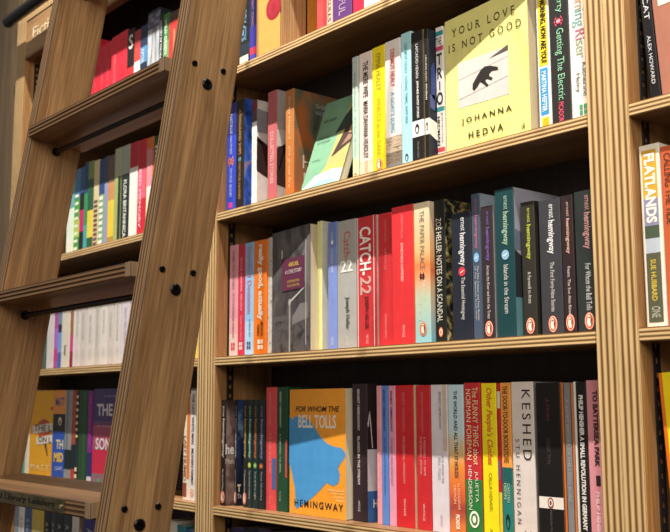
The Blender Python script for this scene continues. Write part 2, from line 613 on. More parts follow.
def rect(w, h, f0, f1, c0, c1, y):
    return [(c0 * w, y, h * (1 - f1)), (c1 * w, y, h * (1 - f1)), (c1 * w, y, h * (1 - f0)), (c0 * w, y, h * (1 - f0))]

def book(key, label, group, color, zones=(), side=None, side_art=(), rects=(), txt=(), emb=(), depth=None, roll=0, rough=.45, at=None, name='paperback_book', side_txt=()):
    x0, x1, h, s = at[:4] if at else TAB[key]
    row = at[4] if at else (key[1] if key[0] in 'LR' else key[0])
    w = x1 - x0 - .0003
    d = min(.122, BAY - s - .003) if depth is None else depth
    root = empty(name, (x0, s, SHELF[row] + .0004 + abs(math.sin(roll)) * w), (0, roll, 0), label, 'book', group)
    zs = [(a, b, col(c, rough)) for a, b, c in zones]
    cv = cover_mesh('cover', w, d, h, zs, col(color, rough), col(side or color, rough), root)
    t = min(.0006, w * .12)
    pages_mesh(t * 1.05, w - t * 1.05, t * 1.6, d - .0015, .0008, h - .0008, root)
    if side_art:
        flat('cover_art', [[(w + EPS, y * d, h * (1 - f)) for y, f in p] for p, c in side_art], [c for p, c in side_art], cv)
    for t_ in side_txt:
        v2, f2 = text_shape(t_[0], t_[6] if len(t_) > 6 else '')
        mesh_obj('cover_lettering', [(w + EPS * 2, (t_[1] + (t_[2] - t_[1]) * u) * d, h * (1 - (t_[4] + (t_[3] - t_[4]) * v))) for u, v in v2], f2, ink(t_[5]), cv)
    for i, (f0, f1, c0, c1, c) in enumerate(rects):
        flat('spine_panel', [rect(w, h, f0, f1, c0, c1, -.0002)], [c], cv)
    for t_ in txt:
        spine_text(cv, w, h, t_)
    for e in emb:
        emblem(cv, w, h, e)
    return root

def face_book(label, group, loc, yaw, lean, w, h, th, color, back=None, art=(), txt=(), roll=0, rough=.45, name='paperback_book'):
    """a book shown front cover out; local x across the cover, y into the shelf"""
    loc = (loc[0], loc[1], loc[2] + .0004)
    root = empty(name, loc, (-lean, roll, yaw), label, 'book', group)
    t = .0006; r = .0012
    prof = [(w, 0), (r, 0), (r * .3, r * .3), (0, r), (0, th - r), (r * .3, th - r * .3), (r, th), (w, th), (w, th - t), (t, th - t), (t, t), (w, t)]
    n = len(prof)
    vs = [(x, y, z) for z in (0, h) for x, y in prof]
    fs = [(i, (i + 1) % n, n + (i + 1) % n, n + i) for i in range(n)]
    idx = [0 if i == 0 else 1 for i in range(n)]
    fs += [tuple(reversed(range(n))), tuple(range(n, 2 * n))]; idx += [1, 1]
    cv = mesh_obj('cover', vs, [tuple(reversed(f)) for f in fs], [col(color, rough), col(back or color, rough)], root, idx)
    pages_mesh(.001, w - .001, t * 1.05, th - t * 1.05, .0008, h - .0008, root)
    layers = sum(len(polys) for nm, polys in art)
    base = 0
    for k, (nm, polys) in enumerate(art):
        flat(nm, [[(x * w, -(.0002 + .00006 * (i + base)), h * (1 - f)) for x, f in p] for i, (p, c) in enumerate(polys)], [c for p, c in polys], cv)
        base += len(polys)
    for t_ in txt:
        s, xa, xb, fa, fb, color_ = t_[:6]
        style = t_[6] if len(t_) > 6 else ''
        part = t_[7] if len(t_) > 7 else 'title_lettering'
        rise = t_[8] if len(t_) > 8 else 0
        v2, f2 = text_shape(s, style)
        pts = [((xa + (xb - xa) * u) * w, -(.0003 + .00006 * layers), h * (1 - (fb + (fa - fb) * v + rise * u))) for u, v in v2]
        mesh_obj(part, pts, f2, ink(color_, .5), cv)
    return root

def circle(cx, cf, rx, rf, n=24):
    return [(cx + rx * math.cos(2 * math.pi * i / n), cf + rf * math.sin(2 * math.pi * i / n)) for i in range(n)]
def box(xa, xb, fa, fb):
    return [(xa, fb), (xb, fb), (xb, fa), (xa, fa)]

# ------------------------------------------------------------------ middle bay, second row down (face-out yellow book)
G = 'books on the upper middle shelf'
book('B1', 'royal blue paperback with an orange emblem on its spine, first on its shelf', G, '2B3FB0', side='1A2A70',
     zones=[(0, .3, '27348C'), (.3, 1, '2F48C4')], txt=[('NATALIE HAYNES', .10, .47, .36, .62, 'C9D2F2', '', 'author_lettering'), ('STONE BLIND', .60, .86, .36, .62, 'C9D2F2')],  # darker blue zone at the top paints in the shelf's shade
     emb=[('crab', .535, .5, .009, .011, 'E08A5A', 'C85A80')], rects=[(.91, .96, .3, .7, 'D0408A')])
book('B2', 'black paperback with gold lettering between the blue spine and the white spine', G, '241E1A', side=blotch(['1A1612', '2C55B8', '4470D0', 'C48A3A'], 34),
     txt=[('A THOUSAND SHIPS', .09, .5, .34, .66, 'C59A55'), ('NATALIE HAYNES', .58, .9, .34, .62, 'B78B4A', '', 'author_lettering')], emb=[('ring', .545, .5, .004, .004, '7FB0B8', '241E1A')])
book('B3', 'slim white paperback with a dark photograph on its cover, left of the dusty pink spine', G, 'EFECE6', side='E9E6E2', zones=[(0, .1, '7A2E34'), (.1, .2, '5A4A48')],
     side_art=[([(0.000, .34), (0.300, .42), (0.300, .72), (0.000, .66)], '3A2A28'), ([(0.000, .36), (0.150, .4), (0.150, .42), (0.000, .38)], 'B8A8A0'), ([(0.000, .08), (0.300, .1), (0.300, .3), (0.000, .3)], '9A9AA4')],
     txt=[('SHIRLEY HAZZARD', .26, .5, .35, .6, '8A8580', 't', 'author_lettering'), ('CLIFFS OF FALL', .54, .7, .35, .6, '8A8580', 't')])
book('B4', 'dusty pink hardback with pale spine lettering, left of the orange spine', G, 'C0656A', side='B9B4B2',
     side_art=[([(0.000, .36), (0.250, .34), (0.250, .5), (0.000, .5)], 'D8D4D0'), ([(0.000, .52), (0.250, .46), (0.250, .86), (0.000, .84)], '332826'), ([(0.050, .7), (0.175, .5), (0.188, .52), (0.062, .72)], 'C8B8B0')],
     txt=[('COLLECTED STORIES', .36, .82, .3, .66, 'E3B3B0', 'b')], name='hardback_book')
book('B5', 'burnt orange paperback with cream handwritten spine title, beside the leaning green book', G, grad([(0, 'B9793F'), (.5, 'C07A3C'), (1, 'C8702E')], .185, noise=.2),
     side=blotch(['C86A30', 'B0693A', '6E6A52', '3F4A48'], 18, stretch=(1, 1, .6)),
     txt=[('Shirley Hazzard', .06, .46, .3, .66, 'E4C79E', 'i', 'author_lettering'), ('the great fire', .52, .9, .3, .68, 'E4C79E', 'i')],
     side_txt=[('H', .2, .42, .60, .72, 'D8D2C0', 't'), ('I', .22, .4, .76, .86, 'D8D2C0', 't'), ('S', .5, .7, .52, .62, 'D8D2C0', 't'), ('SHIRLEY', .5, .95, .1, .14, 'B9C6C8', 't'), ('HAZZARD', .5, .95, .16, .2, 'B9C6C8', 't')])
face_book('green face-out paperback leaning back, with a figure in a wide dark hat on its cover', G, (.2248, .015, .2670), 0, R(19.6), .098, .1685, .014, '6F9A7E', back='5C7A66',
     art=[('cover_art', [([(.5, .8), (.72, .05), (1, 0), (1, .8)], '9F9C62'), ([(.52, .8), (1, .78), (1, .9), (.3, .92)], 'B9A95A'),
                         ([(.52, .42), (.66, .24), (.82, .14), (1, .10), (1, .40), (.82, .40)], '2F3A34'), ([(.60, .70), (.78, .38), (1, .36), (1, .58)], '3E2C28'),
                         (circle(.93, .42, .05, .05), '9A7A62'), ([(.78, .6), (.9, .48), (1, .5), (1, .54)], '8A6A58'),
                         ([(.05, 1), (.3, .88), (.7, .84), (1, .86), (1, 1)], 'BFE3D2'), ([(.2, 1), (.5, .93), (.8, .95), (.9, 1)], '8FC9B6')])],
     txt=[('SHIRLEY HAZZARD', .1, .44, .22, .25, '3A5A4A', '', 'author_lettering'), ('THE EVENING', .1, .4, .42, .45, '3A5A4A'), ('OF THE HOLIDAY', .1, .44, .47, .5, '3A5A4A'), ('A NOVEL', .1, .3, .68, .7, '3A5A4A')])
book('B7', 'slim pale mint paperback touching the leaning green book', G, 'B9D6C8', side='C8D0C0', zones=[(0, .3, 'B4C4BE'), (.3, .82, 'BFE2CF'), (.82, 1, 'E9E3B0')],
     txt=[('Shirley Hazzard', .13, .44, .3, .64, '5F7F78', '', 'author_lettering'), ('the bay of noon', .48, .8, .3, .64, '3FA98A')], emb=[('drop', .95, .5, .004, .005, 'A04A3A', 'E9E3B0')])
book('B8', 'pinkish white paperback with black hand-drawn capitals, left of the lemon yellow spine', G, 'E9D9D2', zones=[(.86, 1, 'EBD3B8')],
     txt=[('THE MERE WIFE', .07, .36, .32, .70, '3E3A38', 'b'), ('MARIA DAHVANA HEADLEY', .39, .84, .32, .68, '3E3A38', 'b', 'author_lettering'), ('SCRIBE', .86, .95, .4, .62, 'D2A27A')])
book('B9', 'lemon yellow paperback with an oval penguin mark on its upper-shelf spine', G, 'F2DC1E', txt=[('EMMA HEALEY', .055, .345, .32, .68, '97883C', 'r', 'author_lettering'), ('WHISTLE in the DARK', .40, .86, .34, .66, 'BCA83C', 'r')],
     emb=[('penguin', .92, .5, .0075, .0105, 'D87A2A', 'F5E9C0')])
book('B10', 'white paperback with red author name, blue title and a rocky photo at its foot', G, 'E6DEDC', zones=[(.74, .86, blotch(['8A7460', 'C9B79E', '6A5A4C'], 120, stretch=(.5, 1, 3))), (.86, .95, blotch(['5A5450', '8A7A6A', '3E3A38'], 120, stretch=(.5, 1, 3))), (.95, 1, '77808A')],
     txt=[('DERMOT HEALY', .07, .36, .36, .64, 'CF5A58', 'b', 'author_lettering'), ("A GOAT'S SONG", .40, .71, .36, .62, '62AEC0', 'b')])
book('B11', 'pale sky blue paperback between the white spine and the two black ones', G, 'A9DCE6', side='C8D8DC', txt=[('DERMOT HEALY', .08, .31, .34, .62, '6FA9B6', 'b', 'author_lettering'), ('LONG TIME, NO SEE', .33, .68, .34, .62, '6FA9B6', 'b')],
     emb=[('drop', .93, .45, .005, .007, '3A4A50', 'A9DCE6')])
book('B12', 'thicker black paperback with a white band and penguin mark, right of the pale blue spine', G, '1E1D1F', side='B99B4A', zones=[(.68, .80, 'EDEBE6')],
     txt=[('LAFCADIO HEARN', .10, .36, .4, .62, 'D8D6D2', '', 'author_lettering'), ('JAPANESE GHOST STORIES', .38, .66, .4, .62, 'E6E4E0', 'b'), ('PENGUIN CLASSICS', .84, .96, .45, .58, '8A8884')],
     emb=[('drop', .74, .45, .006, .009, '2A2A2C', 'EDEBE6')])
book('B13', 'thin black paperback with a white band and dark blue cover, left of stacked capitals', G, '1B1B1E', side='1E2438', zones=[(.68, .80, 'EDEBE6')],
     side_art=[([(0.000, .68), (0.220, .72), (0.220, .86), (0.000, .80)], 'EDEBE6'), ([(0.044, .3), (0.110, .24), (0.154, .4), (0.110, .55), (0.044, .5)], '39488A'), ([(0.022, .5), (0.132, .5), (0.110, .62), (0.022, .6)], '55609A')],
     txt=[('LAFCADIO HEARN', .2, .4, .35, .66, 'D8D6D2', '', 'author_lettering'), ('KWAIDAN', .42, .54, .35, .66, 'E6E4E0', 'b')], emb=[('drop', .74, .5, .003, .008, '2A2A2C', 'EDEBE6')])
book('B15', 'white spine with teal and pink bands and stacked black capitals', G, 'E3E0DC',
     zones=[(.03, .065, '2F8C8C'), (.145, .18, 'C84A72'), (.60, .635, '3F8F92'), (.90, .935, 'C8505A')],
     txt=[('THE', .08, .135, .08, .82, '2A2826', 'U'), ('T', .20, .285, .14, .90, '262422', 'bU'), ('R', .305, .39, .2, .9, '262422', 'bU'), ('I', .41, .475, .44, .58, '262422', 'U'), ('O', .49, .585, .06, .94, '262422', 'bU'),
          ('JOHANNA', .645, .87, .58, .9, '4A4846', 't', 'author_lettering'), ('HEDMAN', .67, .885, .1, .46, '2A2826', 'b', 'author_lettering')])
# the yellow face-out book
face_book('large pale yellow face-out book with a photo of a falling dark animal', G, (.5335, .0365, .2625), R(-6), 0, .165, .2045, .020, 'EAE590', back='E4DC84',
     art=[('cover_photo', [([(.17, .345), (.775, .365), (.775, .69), (.165, .665)], 'D2CCC8'), ([(.55, .40), (.775, .355), (.775, .395)], '55504A'), ([(.17, .46), (.775, .43), (.775, .435), (.17, .466)], 'C2BAB6'), ([(.17, .60), (.775, .56), (.775, .565), (.17, .606)], 'C6BEBA')]),
          ('animal_silhouette', [([(.345, .565), (.35, .53), (.40, .49), (.45, .455), (.50, .44), (.57, .452), (.65, .478), (.66, .50), (.58, .492), (.55, .505), (.555, .522), (.592, .54), (.575, .553), (.53, .535), (.505, .535), (.512, .553), (.54, .578), (.52, .588), (.475, .555), (.44, .535), (.41, .56), (.365, .58)], '2B2926')]),
          ('cover_rule', [([(.25, .955), (.72, .94), (.72, .943), (.25, .958)], 'B9AE50')])],
     txt=[('YOUR LOVE', .10, .86, .078, .135, '45402A', 'rW', 'title_lettering', .03), ('IS NOT GOOD', .05, .93, .185, .240, '45402A', 'rW', 'title_lettering', .03),
          ('JOHANNA', .20, .80, .745, .795, '38341F', 'rbW', 'author_lettering', .022), ('HEDVA', .285, .70, .855, .902, '38341F', 'rbW', 'author_lettering', .015), ('&', .90, .945, .915, .95, '6A6430', 'i')])
book('B16', 'white spine with a yellow upper panel and a blue lozenge below it', G, 'EFEDE8', zones=[(0, 1, 'F1EFEA')], side='EFEDE8',
     rects=[(0, .60, .14, .86, 'F0D22A'), (.615, .90, .16, .80, '3F9ED6'), (.915, .985, .2, .8, 'E6CC34')],
     txt=[('GOOD MORNING, HOW ARE YOU?', .09, .585, .24, .76, '2A2620', 'x'), ('MARTINA HEFTER', .635, .88, .30, .66, 'EAF4FA', 'b', 'author_lettering')], emb=[('ring', .95, .5, .004, .0055, 'C8A820', 'E6CC34')])
book('B17', 'black paperback with mint green serif lettering and a small pink emblem', G, '2C2B2B', side='E8E6E0',
     txt=[('The Party', .08, .325, .35, .76, '8FCBA6', 'r'), ('Getting The Electric', .42, .845, .26, .74, '8FCBA6', 'r'), ('PICADOR', .855, .97, .36, .62, 'D2506A', 'b')], emb=[('crab', .375, .5, .007, .007, 'D2506A', 'F0B0B8')])
book('B18', 'white paperback with pastel letters, tucked against the thick right-hand upright', G, 'E9E6E0',
     txt=[('Early', .02, .2, .3, .76, 'D58A8A', ''), ('Mo', .23, .29, .3, .76, 'D09A8A', ''), ('rn', .295, .345, .3, .62, 'CDA07A', ''), ('ing', .35, .445, .14, .76, '7FB4B8', ''), ('Ri', .465, .525, .3, .76, 'C06A80', ''), ('ser', .53, .63, .3, .62, '9DB08A', ''),
          ('Katherine', .665, .86, .58, .80, '55504C', '', 'author_lettering'), ('Heiny', .72, .83, .2, .46, '55504C', '', 'author_lettering')], emb=[('bars', .935, .55, .006, .007, '4F9A72', '4F9A72')])

# ------------------------------------------------------------------ middle bay, third row down
G = 'books on the central middle shelf'
book('C1', 'pale pink paperback, first on the central shelf beside the slotted rail', G, 'E9A9B4', zones=[(.66, .8, 'EEB9BC'), (.8, 1, 'F2D6CE')],  # paler zones towards the foot paint in the light falling there
     txt=[('GAMES AND RITUALS', .05, .40, .36, .64, 'B06A80', 'b'), ('KATHERINE HEINY', .44, .84, .4, .64, 'C07A8C', 'b', 'author_lettering')], emb=[('bars', .91, .5, .006, .007, 'D84A50', 'D84A50')])
book('C2', 'crimson paperback between the pale pink and the pale blue spine', G, 'C8324C', txt=[('SINGLE, CAREFREE, MELLOW', .12, .60, .36, .64, 'F0A9B4', 'b'), ('Katherine Heiny', .64, .86, .36, .66, 'E8B0B8', '', 'author_lettering')], emb=[('bars', .91, .5, .005, .007, 'F4D6D4', 'F4D6D4')])
book('C3', 'pale blue paperback with a pink outlined title, left of the bright orange spine', G, '8DBDE8', zones=[(.7, 1, 'A9CDEC')], txt=[('Standard Deviation', .04, .63, .3, .78, 'C9607E', ''), ('KATHERINE HEINY', .68, .84, .5, .7, '4F6A8A', '', 'author_lettering')], emb=[('bars', .91, .5, .006, .007, '3F5878', '3F5878')])
book('C4', 'bright orange paperback with a chunky white lower-case title', G, 'EE7A1E', txt=[('really good, actually', .04, .70, .30, .74, 'F6EDE2', 'x'), ('MONICA', .72, .84, .56, .76, '5A2E14', 'b', 'author_lettering'), ('HEISEY', .74, .84, .28, .48, '5A2E14', 'b', 'author_lettering')], emb=[('bars', .91, .55, .008, .009, 'F6EDE2', 'F6EDE2')])
book('C5', 'thin mottled grey spine between the bright orange spine and the dark face-out photo cover', G, blotch(['A8A49C', 'C6C2BA', '8C8880'], 140))
face_book('dark face-out paperback with a black and white street photo and a plum title plaque', G, (.1300, .0295, .003), R(-7), 0, .1215, .206, .016, '4A4648', back='3A3638',
     art=[('cover_photo', [(box(0, 1, 0, 1), blotch(['2A2728', '4A4648', '6A6668'], 30, stretch=(1, 1, .5))), ([(.72, .30), (1, .05), (1, .5), (.86, .45)], '6E6A6A'), (box(0, 1, .70, .74), '575354'), (box(0, 1, .74, 1), blotch(['3A3638', '565254', '2A2728'], 50)),
                          ([(.55, .72), (.75, .62), (.95, .62), (.95, .74), (.55, .78)], '7A7677'), (box(.885, .905, .12, .95), 'A9A5A4'), (box(.46, .50, .62, 1), '9A9696'), (circle(.48, .6, .035, .03), 'A9A5A4'), ([(.5, .58), (.86, .49), (.87, .50), (.51, .60)], 'B5B1B0'), (box(.26, .29, .16, .23), 'D9D5D2')]),
          ('title_plaque', [(box(.27, .86, .24, .50), '5E2A45')])],
     txt=[('ABIGAIL', .45, .72, .275, .31, 'C9A94A', 'b'), ('A LOVE STORY', .36, .80, .335, .365, 'D8CFCF', ''), ('INTRODUCTION', .42, .74, .42, .44, 'C9A94A', ''), ('AND AFTERWORD', .42, .74, .455, .475, 'C9A94A', '')])
book('C7', 'pale lime yellow paperback right of the dark face-out photo cover', G, 'E3E5A0', side='D9D8CC')
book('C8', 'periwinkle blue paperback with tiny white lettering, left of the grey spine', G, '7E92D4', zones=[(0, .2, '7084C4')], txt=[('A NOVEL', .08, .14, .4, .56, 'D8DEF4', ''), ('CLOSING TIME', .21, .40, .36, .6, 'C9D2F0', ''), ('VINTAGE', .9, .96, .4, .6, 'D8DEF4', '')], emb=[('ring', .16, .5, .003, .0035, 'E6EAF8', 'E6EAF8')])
book('C9', 'silver grey paperback with red title letters and an upright white 22', G, 'A8A8A4', txt=[('Catch-', .09, .315, .36, .72, 'C8464A', ''), ('22', .315, .405, .18, .82, 'EDEBE6', 'bU'), ('Joseph Heller', .60, .85, .40, .66, '3F444C', 'b', 'author_lettering'), ('VINTAGE', .9, .97, .46, .58, 'E0DEDA')])
book('C10', 'bold red spine with heavy white capitals and ragged white edges', G, 'C4343A', side='D8CFC8', rects=[(0, 1, .04, .075, 'E9E2DC'), (0, 1, .865, .90, 'E9E2DC')],
     txt=[('CATCH-', .08, .45, .16, .74, 'F0EAE4', 'b'), ('22', .46, .60, .18, .74, 'C9A39A', 'b'), ('JOSEPH HELLER', .61, .86, .36, .60, '3A1E1E', 'b', 'author_lettering'), ('VINTAGE', .9, .97, .46, .58, 'E9B0AC')])
book('C11', 'plain red paperback set back between the bold red spine and the wider plain red one', G, 'CF3238', txt=[('JOSEPH HELLER', .05, .22, .46, .62, 'E0898C', '', 'author_lettering'), ('CATCH-22', .27, .43, .46, .62, 'E0898C', ''), ('VINTAGE CLASSICS', .76, .94, .46, .58, 'E6A0A0', '')])
book('C12', 'widest plain red paperback, standing proud of its neighbours left of the cream and orange spine', G, 'DB353A', side='E2C23A', txt=[('JOSEPH HELLER', .06, .24, .42, .54, 'E8898A', '', 'author_lettering'), ('SOMETHING HAPPENED', .27, .55, .42, .54, 'F0B9B6', 'b'), ('VINTAGE', .86, .95, .46, .58, 'F0B9B6')])
book('C13', 'cream to orange to pale blue spine with a small grey serif title', G, grad([(0, 'E9D9B9'), (.36, 'E9BC83'), (.46, 'E5864C'), (.54, 'E8A070'), (.68, 'BFCFB4'), (1, '8FC9D6')], .202), side=grad([(0, 'EAD8C0'), (.4, 'E5A46A'), (.5, 'D8703E'), (.62, 'D6B48E'), (1, '6FB9CE')], .202),
     txt=[('THE PAPER PALACE', .06, .48, .38, .68, '6E706C', ''), ('MIRANDA', .56, .70, .52, .7, 'E6E0CC', '', 'author_lettering'), ('COWLEY HELLER', .6, .84, .24, .42, 'E6E0CC', '', 'author_lettering')], emb=[('penguin', .9, .52, .0075, .0105, 'C8623A', 'E6E0CC'), ('crab', .53, .5, .005, .007, '4A3A38', '8A4A38')])
book('C14', 'black floral spine with tall white hand-lettered capitals', G, '1A1E1C', side=blotch(['151816', '1C2420', '8A7A4A', 'C9BFA0'], 90),
     txt=[('ZO\u00cb HELLER: NOTES ON A SCANDAL', .13, .86, .20, .80, 'DAD6CA', '')], emb=[('ring', .93, .5, .004, .007, 'D8623A', 'F0E4D0')])
hem = 'ernest hemingway'
def hemingway(key, label, c, title, ac, f0, f1, t0, t1, dot=None, pen=True, side=None, row_h=None, lines=None, **k):
    txt = [('ernest', f0, f0 + (f1 - f0) * .28, .50, .70, ac, '', 'author_lettering'), ('hemingway', f0 + (f1 - f0) * .32, f1, .36, .74, ac, 'b', 'author_lettering')]
    if lines: txt += [(l, t0, t1, c0, c1, 'D2D0CC', 'r') for l, c0, c1 in lines]
    else: txt.append((title, t0, t1, .42, .66, 'D2D0CC', 'r'))
    e = []
    w = TAB[key][1] - TAB[key][0]
    if dot: e.append(('dot', (f1 + t0) / 2, .52, min(.0062, w * .3), .0065, dot[0], dot[1]))
    if pen: e.append(('penguin', .925, .52, min(.0068, w * .36), .0105, 'D8623A', 'EFE6DC'))
    return book(key, label, G, c, side=side, txt=txt, emb=e, **k)
hemingway('C15', 'dark navy paperback with a red dot, shorter than the floral black spine on its left', '222734', 'The Essential Hemingway', 'D6D8DC', .04, .42, .51, .84, ('C8404A', 'F0D8D4'), pen=False)
hemingway('C16', 'slim slate blue paperback with a salmon author name and a pale blue dot', '46546A', '', 'C8687A', .04, .385, .50, .87, ('7FB9E0', 'E6F0F6'), pen=False, side='97A6B8', lines=[('The Fifth Column and Four Stories', .56, .76), ('of the Spanish Civil War', .26, .44)])
hemingway('C17', 'dark plum paperback with a violet author name, left of the thick teal spine', '332A30', 'Across the River and Into the Trees', '7A5AA8', .04, .42, .45, .85, side='B9BCC0')
hemingway('C18', 'thick dark teal paperback with a sage author name and a pale blue dot', '1A4046', 'Islands in the Stream', '9DB9A0', .05, .385, .515, .845, ('8FB9D6', 'E0ECF0'), pen=False,
          side='A6A8BC', side_art=[([(0.000, .42), (0.250, .5), (0.250, .74), (0.000, .74)], '2E3438'), ([(0.000, .74), (0.250, .74), (0.250, 1), (0.000, 1)], '5E8A94'), ([(0.000, .28), (0.125, .3), (0.125, .42), (0.000, .42)], '6F7A8C')])
hemingway('C19', 'dark olive paperback with a yellow green author name', '312F29', 'A Farewell to Arms', 'B4C24A', .05, .435, .525, .76)
hemingway('C20', 'dark grey paperback with a white author name, third from the thick upright', '3C3C42', 'The First Forty-Nine Stories', 'E2E2E4', .04, .41, .47, .835)
hemingway('C21', 'dark brown paperback with a pinkish author name, second from the thick upright', '302426', 'Fiesta: The Sun Also Rises', 'D6A79A', .05, .43, .52, .865)
hemingway('C22', 'charcoal green paperback with a dull rose author name, partly hidden by the thick upright', '2D3333', 'For Whom the Bell Tolls', 'B98A88', .035, .42, .52, .85)

# ------------------------------------------------------------------ middle bay, fourth row down
G = 'books on the lower middle shelf'
def small(key, label, c, title, ac, dot=None, pen=False, **k):
    e = []
    w = TAB[key][1] - TAB[key][0]
    if dot: e.append(('dot', .61, .5, w * .3, .0045, dot, 'E8F0D0'))
    if pen: e.append(('penguin', .92, .5, min(.0065, w * .42), .0105, 'D8623A', 'EFE6DC'))
    return book(key, label, G, c, txt=[('ernest', .06, .16, .4, .7, ac, '', 'author_lettering'), ('hemingway', .18, .55, .26, .8, ac, 'b', 'author_lettering'), (title, .66, .92 if not pen else .86, .36, .68, 'D2D0CC', 'r')], emb=e, **k)
small('D1', 'slim black paperback with a brown photo cover, first on the lower middle shelf', '1E1A1A', 'Men Without Women', 'D8D4CC', pen=True, side=blotch(['3A2A28', '6A524C', '97807A', '2A201E'], 26),
      side_txt=[('he', .0, .16, .42, .52, 'F0ECE6', 'b'), ('Men', .0, .15, .56, .61, 'D8D0C8', '')])
small('D2', 'very thin black paperback with a blue cover, second of the dark slim ones', '1C1C22', 'The Snows of Kilimanjaro', 'C9CCD6', pen=True, side=grad([(0, '1E2A50'), (.3, '33508C'), (.45, '8FA9D0'), (.55, '2A4078'), (.75, '1A2444'), (1, '101828')], .187, noise=.3),
      side_txt=[('T', .01, .09, .80, .87, 'E6D8B8', 'x'), ('Th', .01, .1, .89, .93, 'D8D8D8', '')])
small('D3', 'dark slim paperback with a yellowish author name, third of the dark slim ones', '23221E', 'To Have and Have Not', 'C9B060', pen=True)
small('D4', 'dark slim paperback with a mint author name and a lime dot', '1F2E30', 'The Torrents of Spring', '9FD0C0', dot='B4CC4A')
small('D5', 'dark green slim paperback with an orange author name and a green dot', '17302E', 'True at First Light', 'D2703E', dot='7FB95A')
small('D6', 'dark slim paperback with a lilac author name and an orange dot, beside the coral spine', '1C2A30', 'Winner Take Nothing', '9A92B8', dot='D2622E')
book('D7', 'coral red paperback left of the dark green spine', G, 'DE4F52', rects=[(.58, .83, .62, 1, '45659E')], txt=[('ERNEST HEMINGWAY', .04, .32, .34, .5, 'EFA09A', '', 'author_lettering'), ('THE SUN ALSO RISES', .37, .7, .34, .52, 'EFA09A', ''), ('VINTAGE', .88, .95, .36, .5, 'EFA09A')])
book('D8', 'dark green paperback left of the orange face-out book', G, '1F4A33', side='1F4A33', rects=[(.43, .73, .84, 1, 'CF4A44')], txt=[('ERNEST HEMINGWAY', .04, .33, .28, .44, 'BFCFC0', 'b', 'author_lettering'), ('A FAREWELL TO ARMS', .38, .69, .28, .42, 'BFCFC0', ''), ('VINTAGE', .84, .92, .28, .42, '9DB4A4')])
face_book('orange face-out paperback with a big blue bell shape and dark capitals at its foot', G, (.1765, .031, -.2545), R(-2), 0, .1465, .1975, .016, 'F0A030', back='E6E0D4',
     art=[('cover_art', [([(0, .218), (.055, .25), (.11, .222), (.17, .218), (.37, .25), (.48, .315), (.58, .385), (.68, .425), (.76, .445), (.93, .46), (.98, .485), (1, .51), (.97, .54), (.87, .61), (.90, .66), (.895, .70), (.87, .73), (.79, .752), (.73, .745), (.68, .73), (.55, .80), (.40, .87), (.245, .925), (.137, .965), (.115, .945), (.12, .90), (.105, .80), (.06, .70), (.015, .62), (0, .60)], '4C9AD8')])],
     txt=[('FOR WHOM THE', .115, .90, .137, .182, '2E2418', 'bi'), ('BELL TOLLS', .17, .84, .206, .312, 'EDE6DA', 'b'), ('HEMINGWAY', .10, .955, .885, .94, '262428', 'bw', 'author_lettering', .0),
          ('Introduced and with', .68, .97, .775, .792, 'F3D9A8', 'i'), ('an afterword by', .74, .97, .80, .817, 'F3D9A8', 'i'), ('the editors of', .80, .97, .825, .842, 'F3D9A8', 'i'), ('this edition', .84, .97, .85, .867, 'F3D9A8', 'i')])
book('D10', 'dark brown paperback right of the orange face-out book, white sail on its cover', G, '33242A', side='2E2226',
     side_art=[([(0.000, .48), (0.250, .48), (0.250, .78), (0.000, .78)], 'D8D4DE'), ([(0.000, .78), (0.250, .78), (0.250, 1), (0.000, 1)], '3A68A8'), ([(0.005, .30), (0.055, .20), (0.065, .21), (0.025, .32)], 'D8D4D4'), ([(0.050, .22), (0.065, .21), (0.125, .47), (0.105, .47)], 'D8D4D4')],
     side_txt=[('H', .12, .22, .84, .90, 'E6E6EA', 'b')],
     txt=[('ERNEST HEMINGWAY', .04, .345, .36, .52, 'D2C8C8', 'b', 'author_lettering'), ('ISLANDS IN THE STREAM', .385, .735, .36, .52, 'D2C8C8', 'b'), ('VINTAGE', .85, .93, .38, .52, 'D2C8C8')])
book('D11', 'thin rose pink paperback left of the cornflower blue spine', G, 'E59AA4', txt=[('ERNEST HEMINGWAY', .04, .3, .3, .62, 'F0C0C4', '', 'author_lettering'), ('GREEN HILLS OF AFRICA', .44, .8, .3, .62, 'F0C0C4', '')])
book('D12', 'cornflower blue paperback between two pink spines', G, '5A86D0', txt=[('ERNEST HEMINGWAY', .03, .335, .3, .62, '2A3F78', 'b', 'author_lettering'), ('THE SNOWS OF KILIMANJARO', .37, .79, .3, .6, '2A3F78', '')])
book('D13', 'lilac pink paperback with black lettering, right of the cornflower blue spine', G, 'DE9AB4', txt=[('ERNEST HEMINGWAY', .04, .335, .3, .62, '3A2A38', 'b', 'author_lettering'), ('TO HAVE AND HAVE NOT', .38, .72, .3, .6, '8A5A70', '')])
book('D14', 'wide red paperback right of the lilac pink spine', G, 'C9262E', side='D9CFA8', txt=[('ERNEST HEMINGWAY', .05, .33, .4, .54, 'D8787A', '', 'author_lettering'), ('THE ESSENTIAL HEMINGWAY', .36, .70, .4, .52, 'E0A0A0', ''), ('VINTAGE', .8, .92, .42, .54, 'F0C0BC')])
book('D15', 'red paperback with two lines of spine lettering, left of the pale lilac spine', G, 'C62A32', txt=[('ERNEST HEMINGWAY', .05, .33, .38, .54, 'D8787A', '', 'author_lettering'), ('A FAREWELL TO ARMS', .36, .63, .52, .66, 'E6A8A6', ''), ('THE SPECIAL EDITION', .36, .62, .26, .4, 'E6A8A6', ''), ('VINTAGE', .82, .94, .42, .56, 'F0C0BC')])
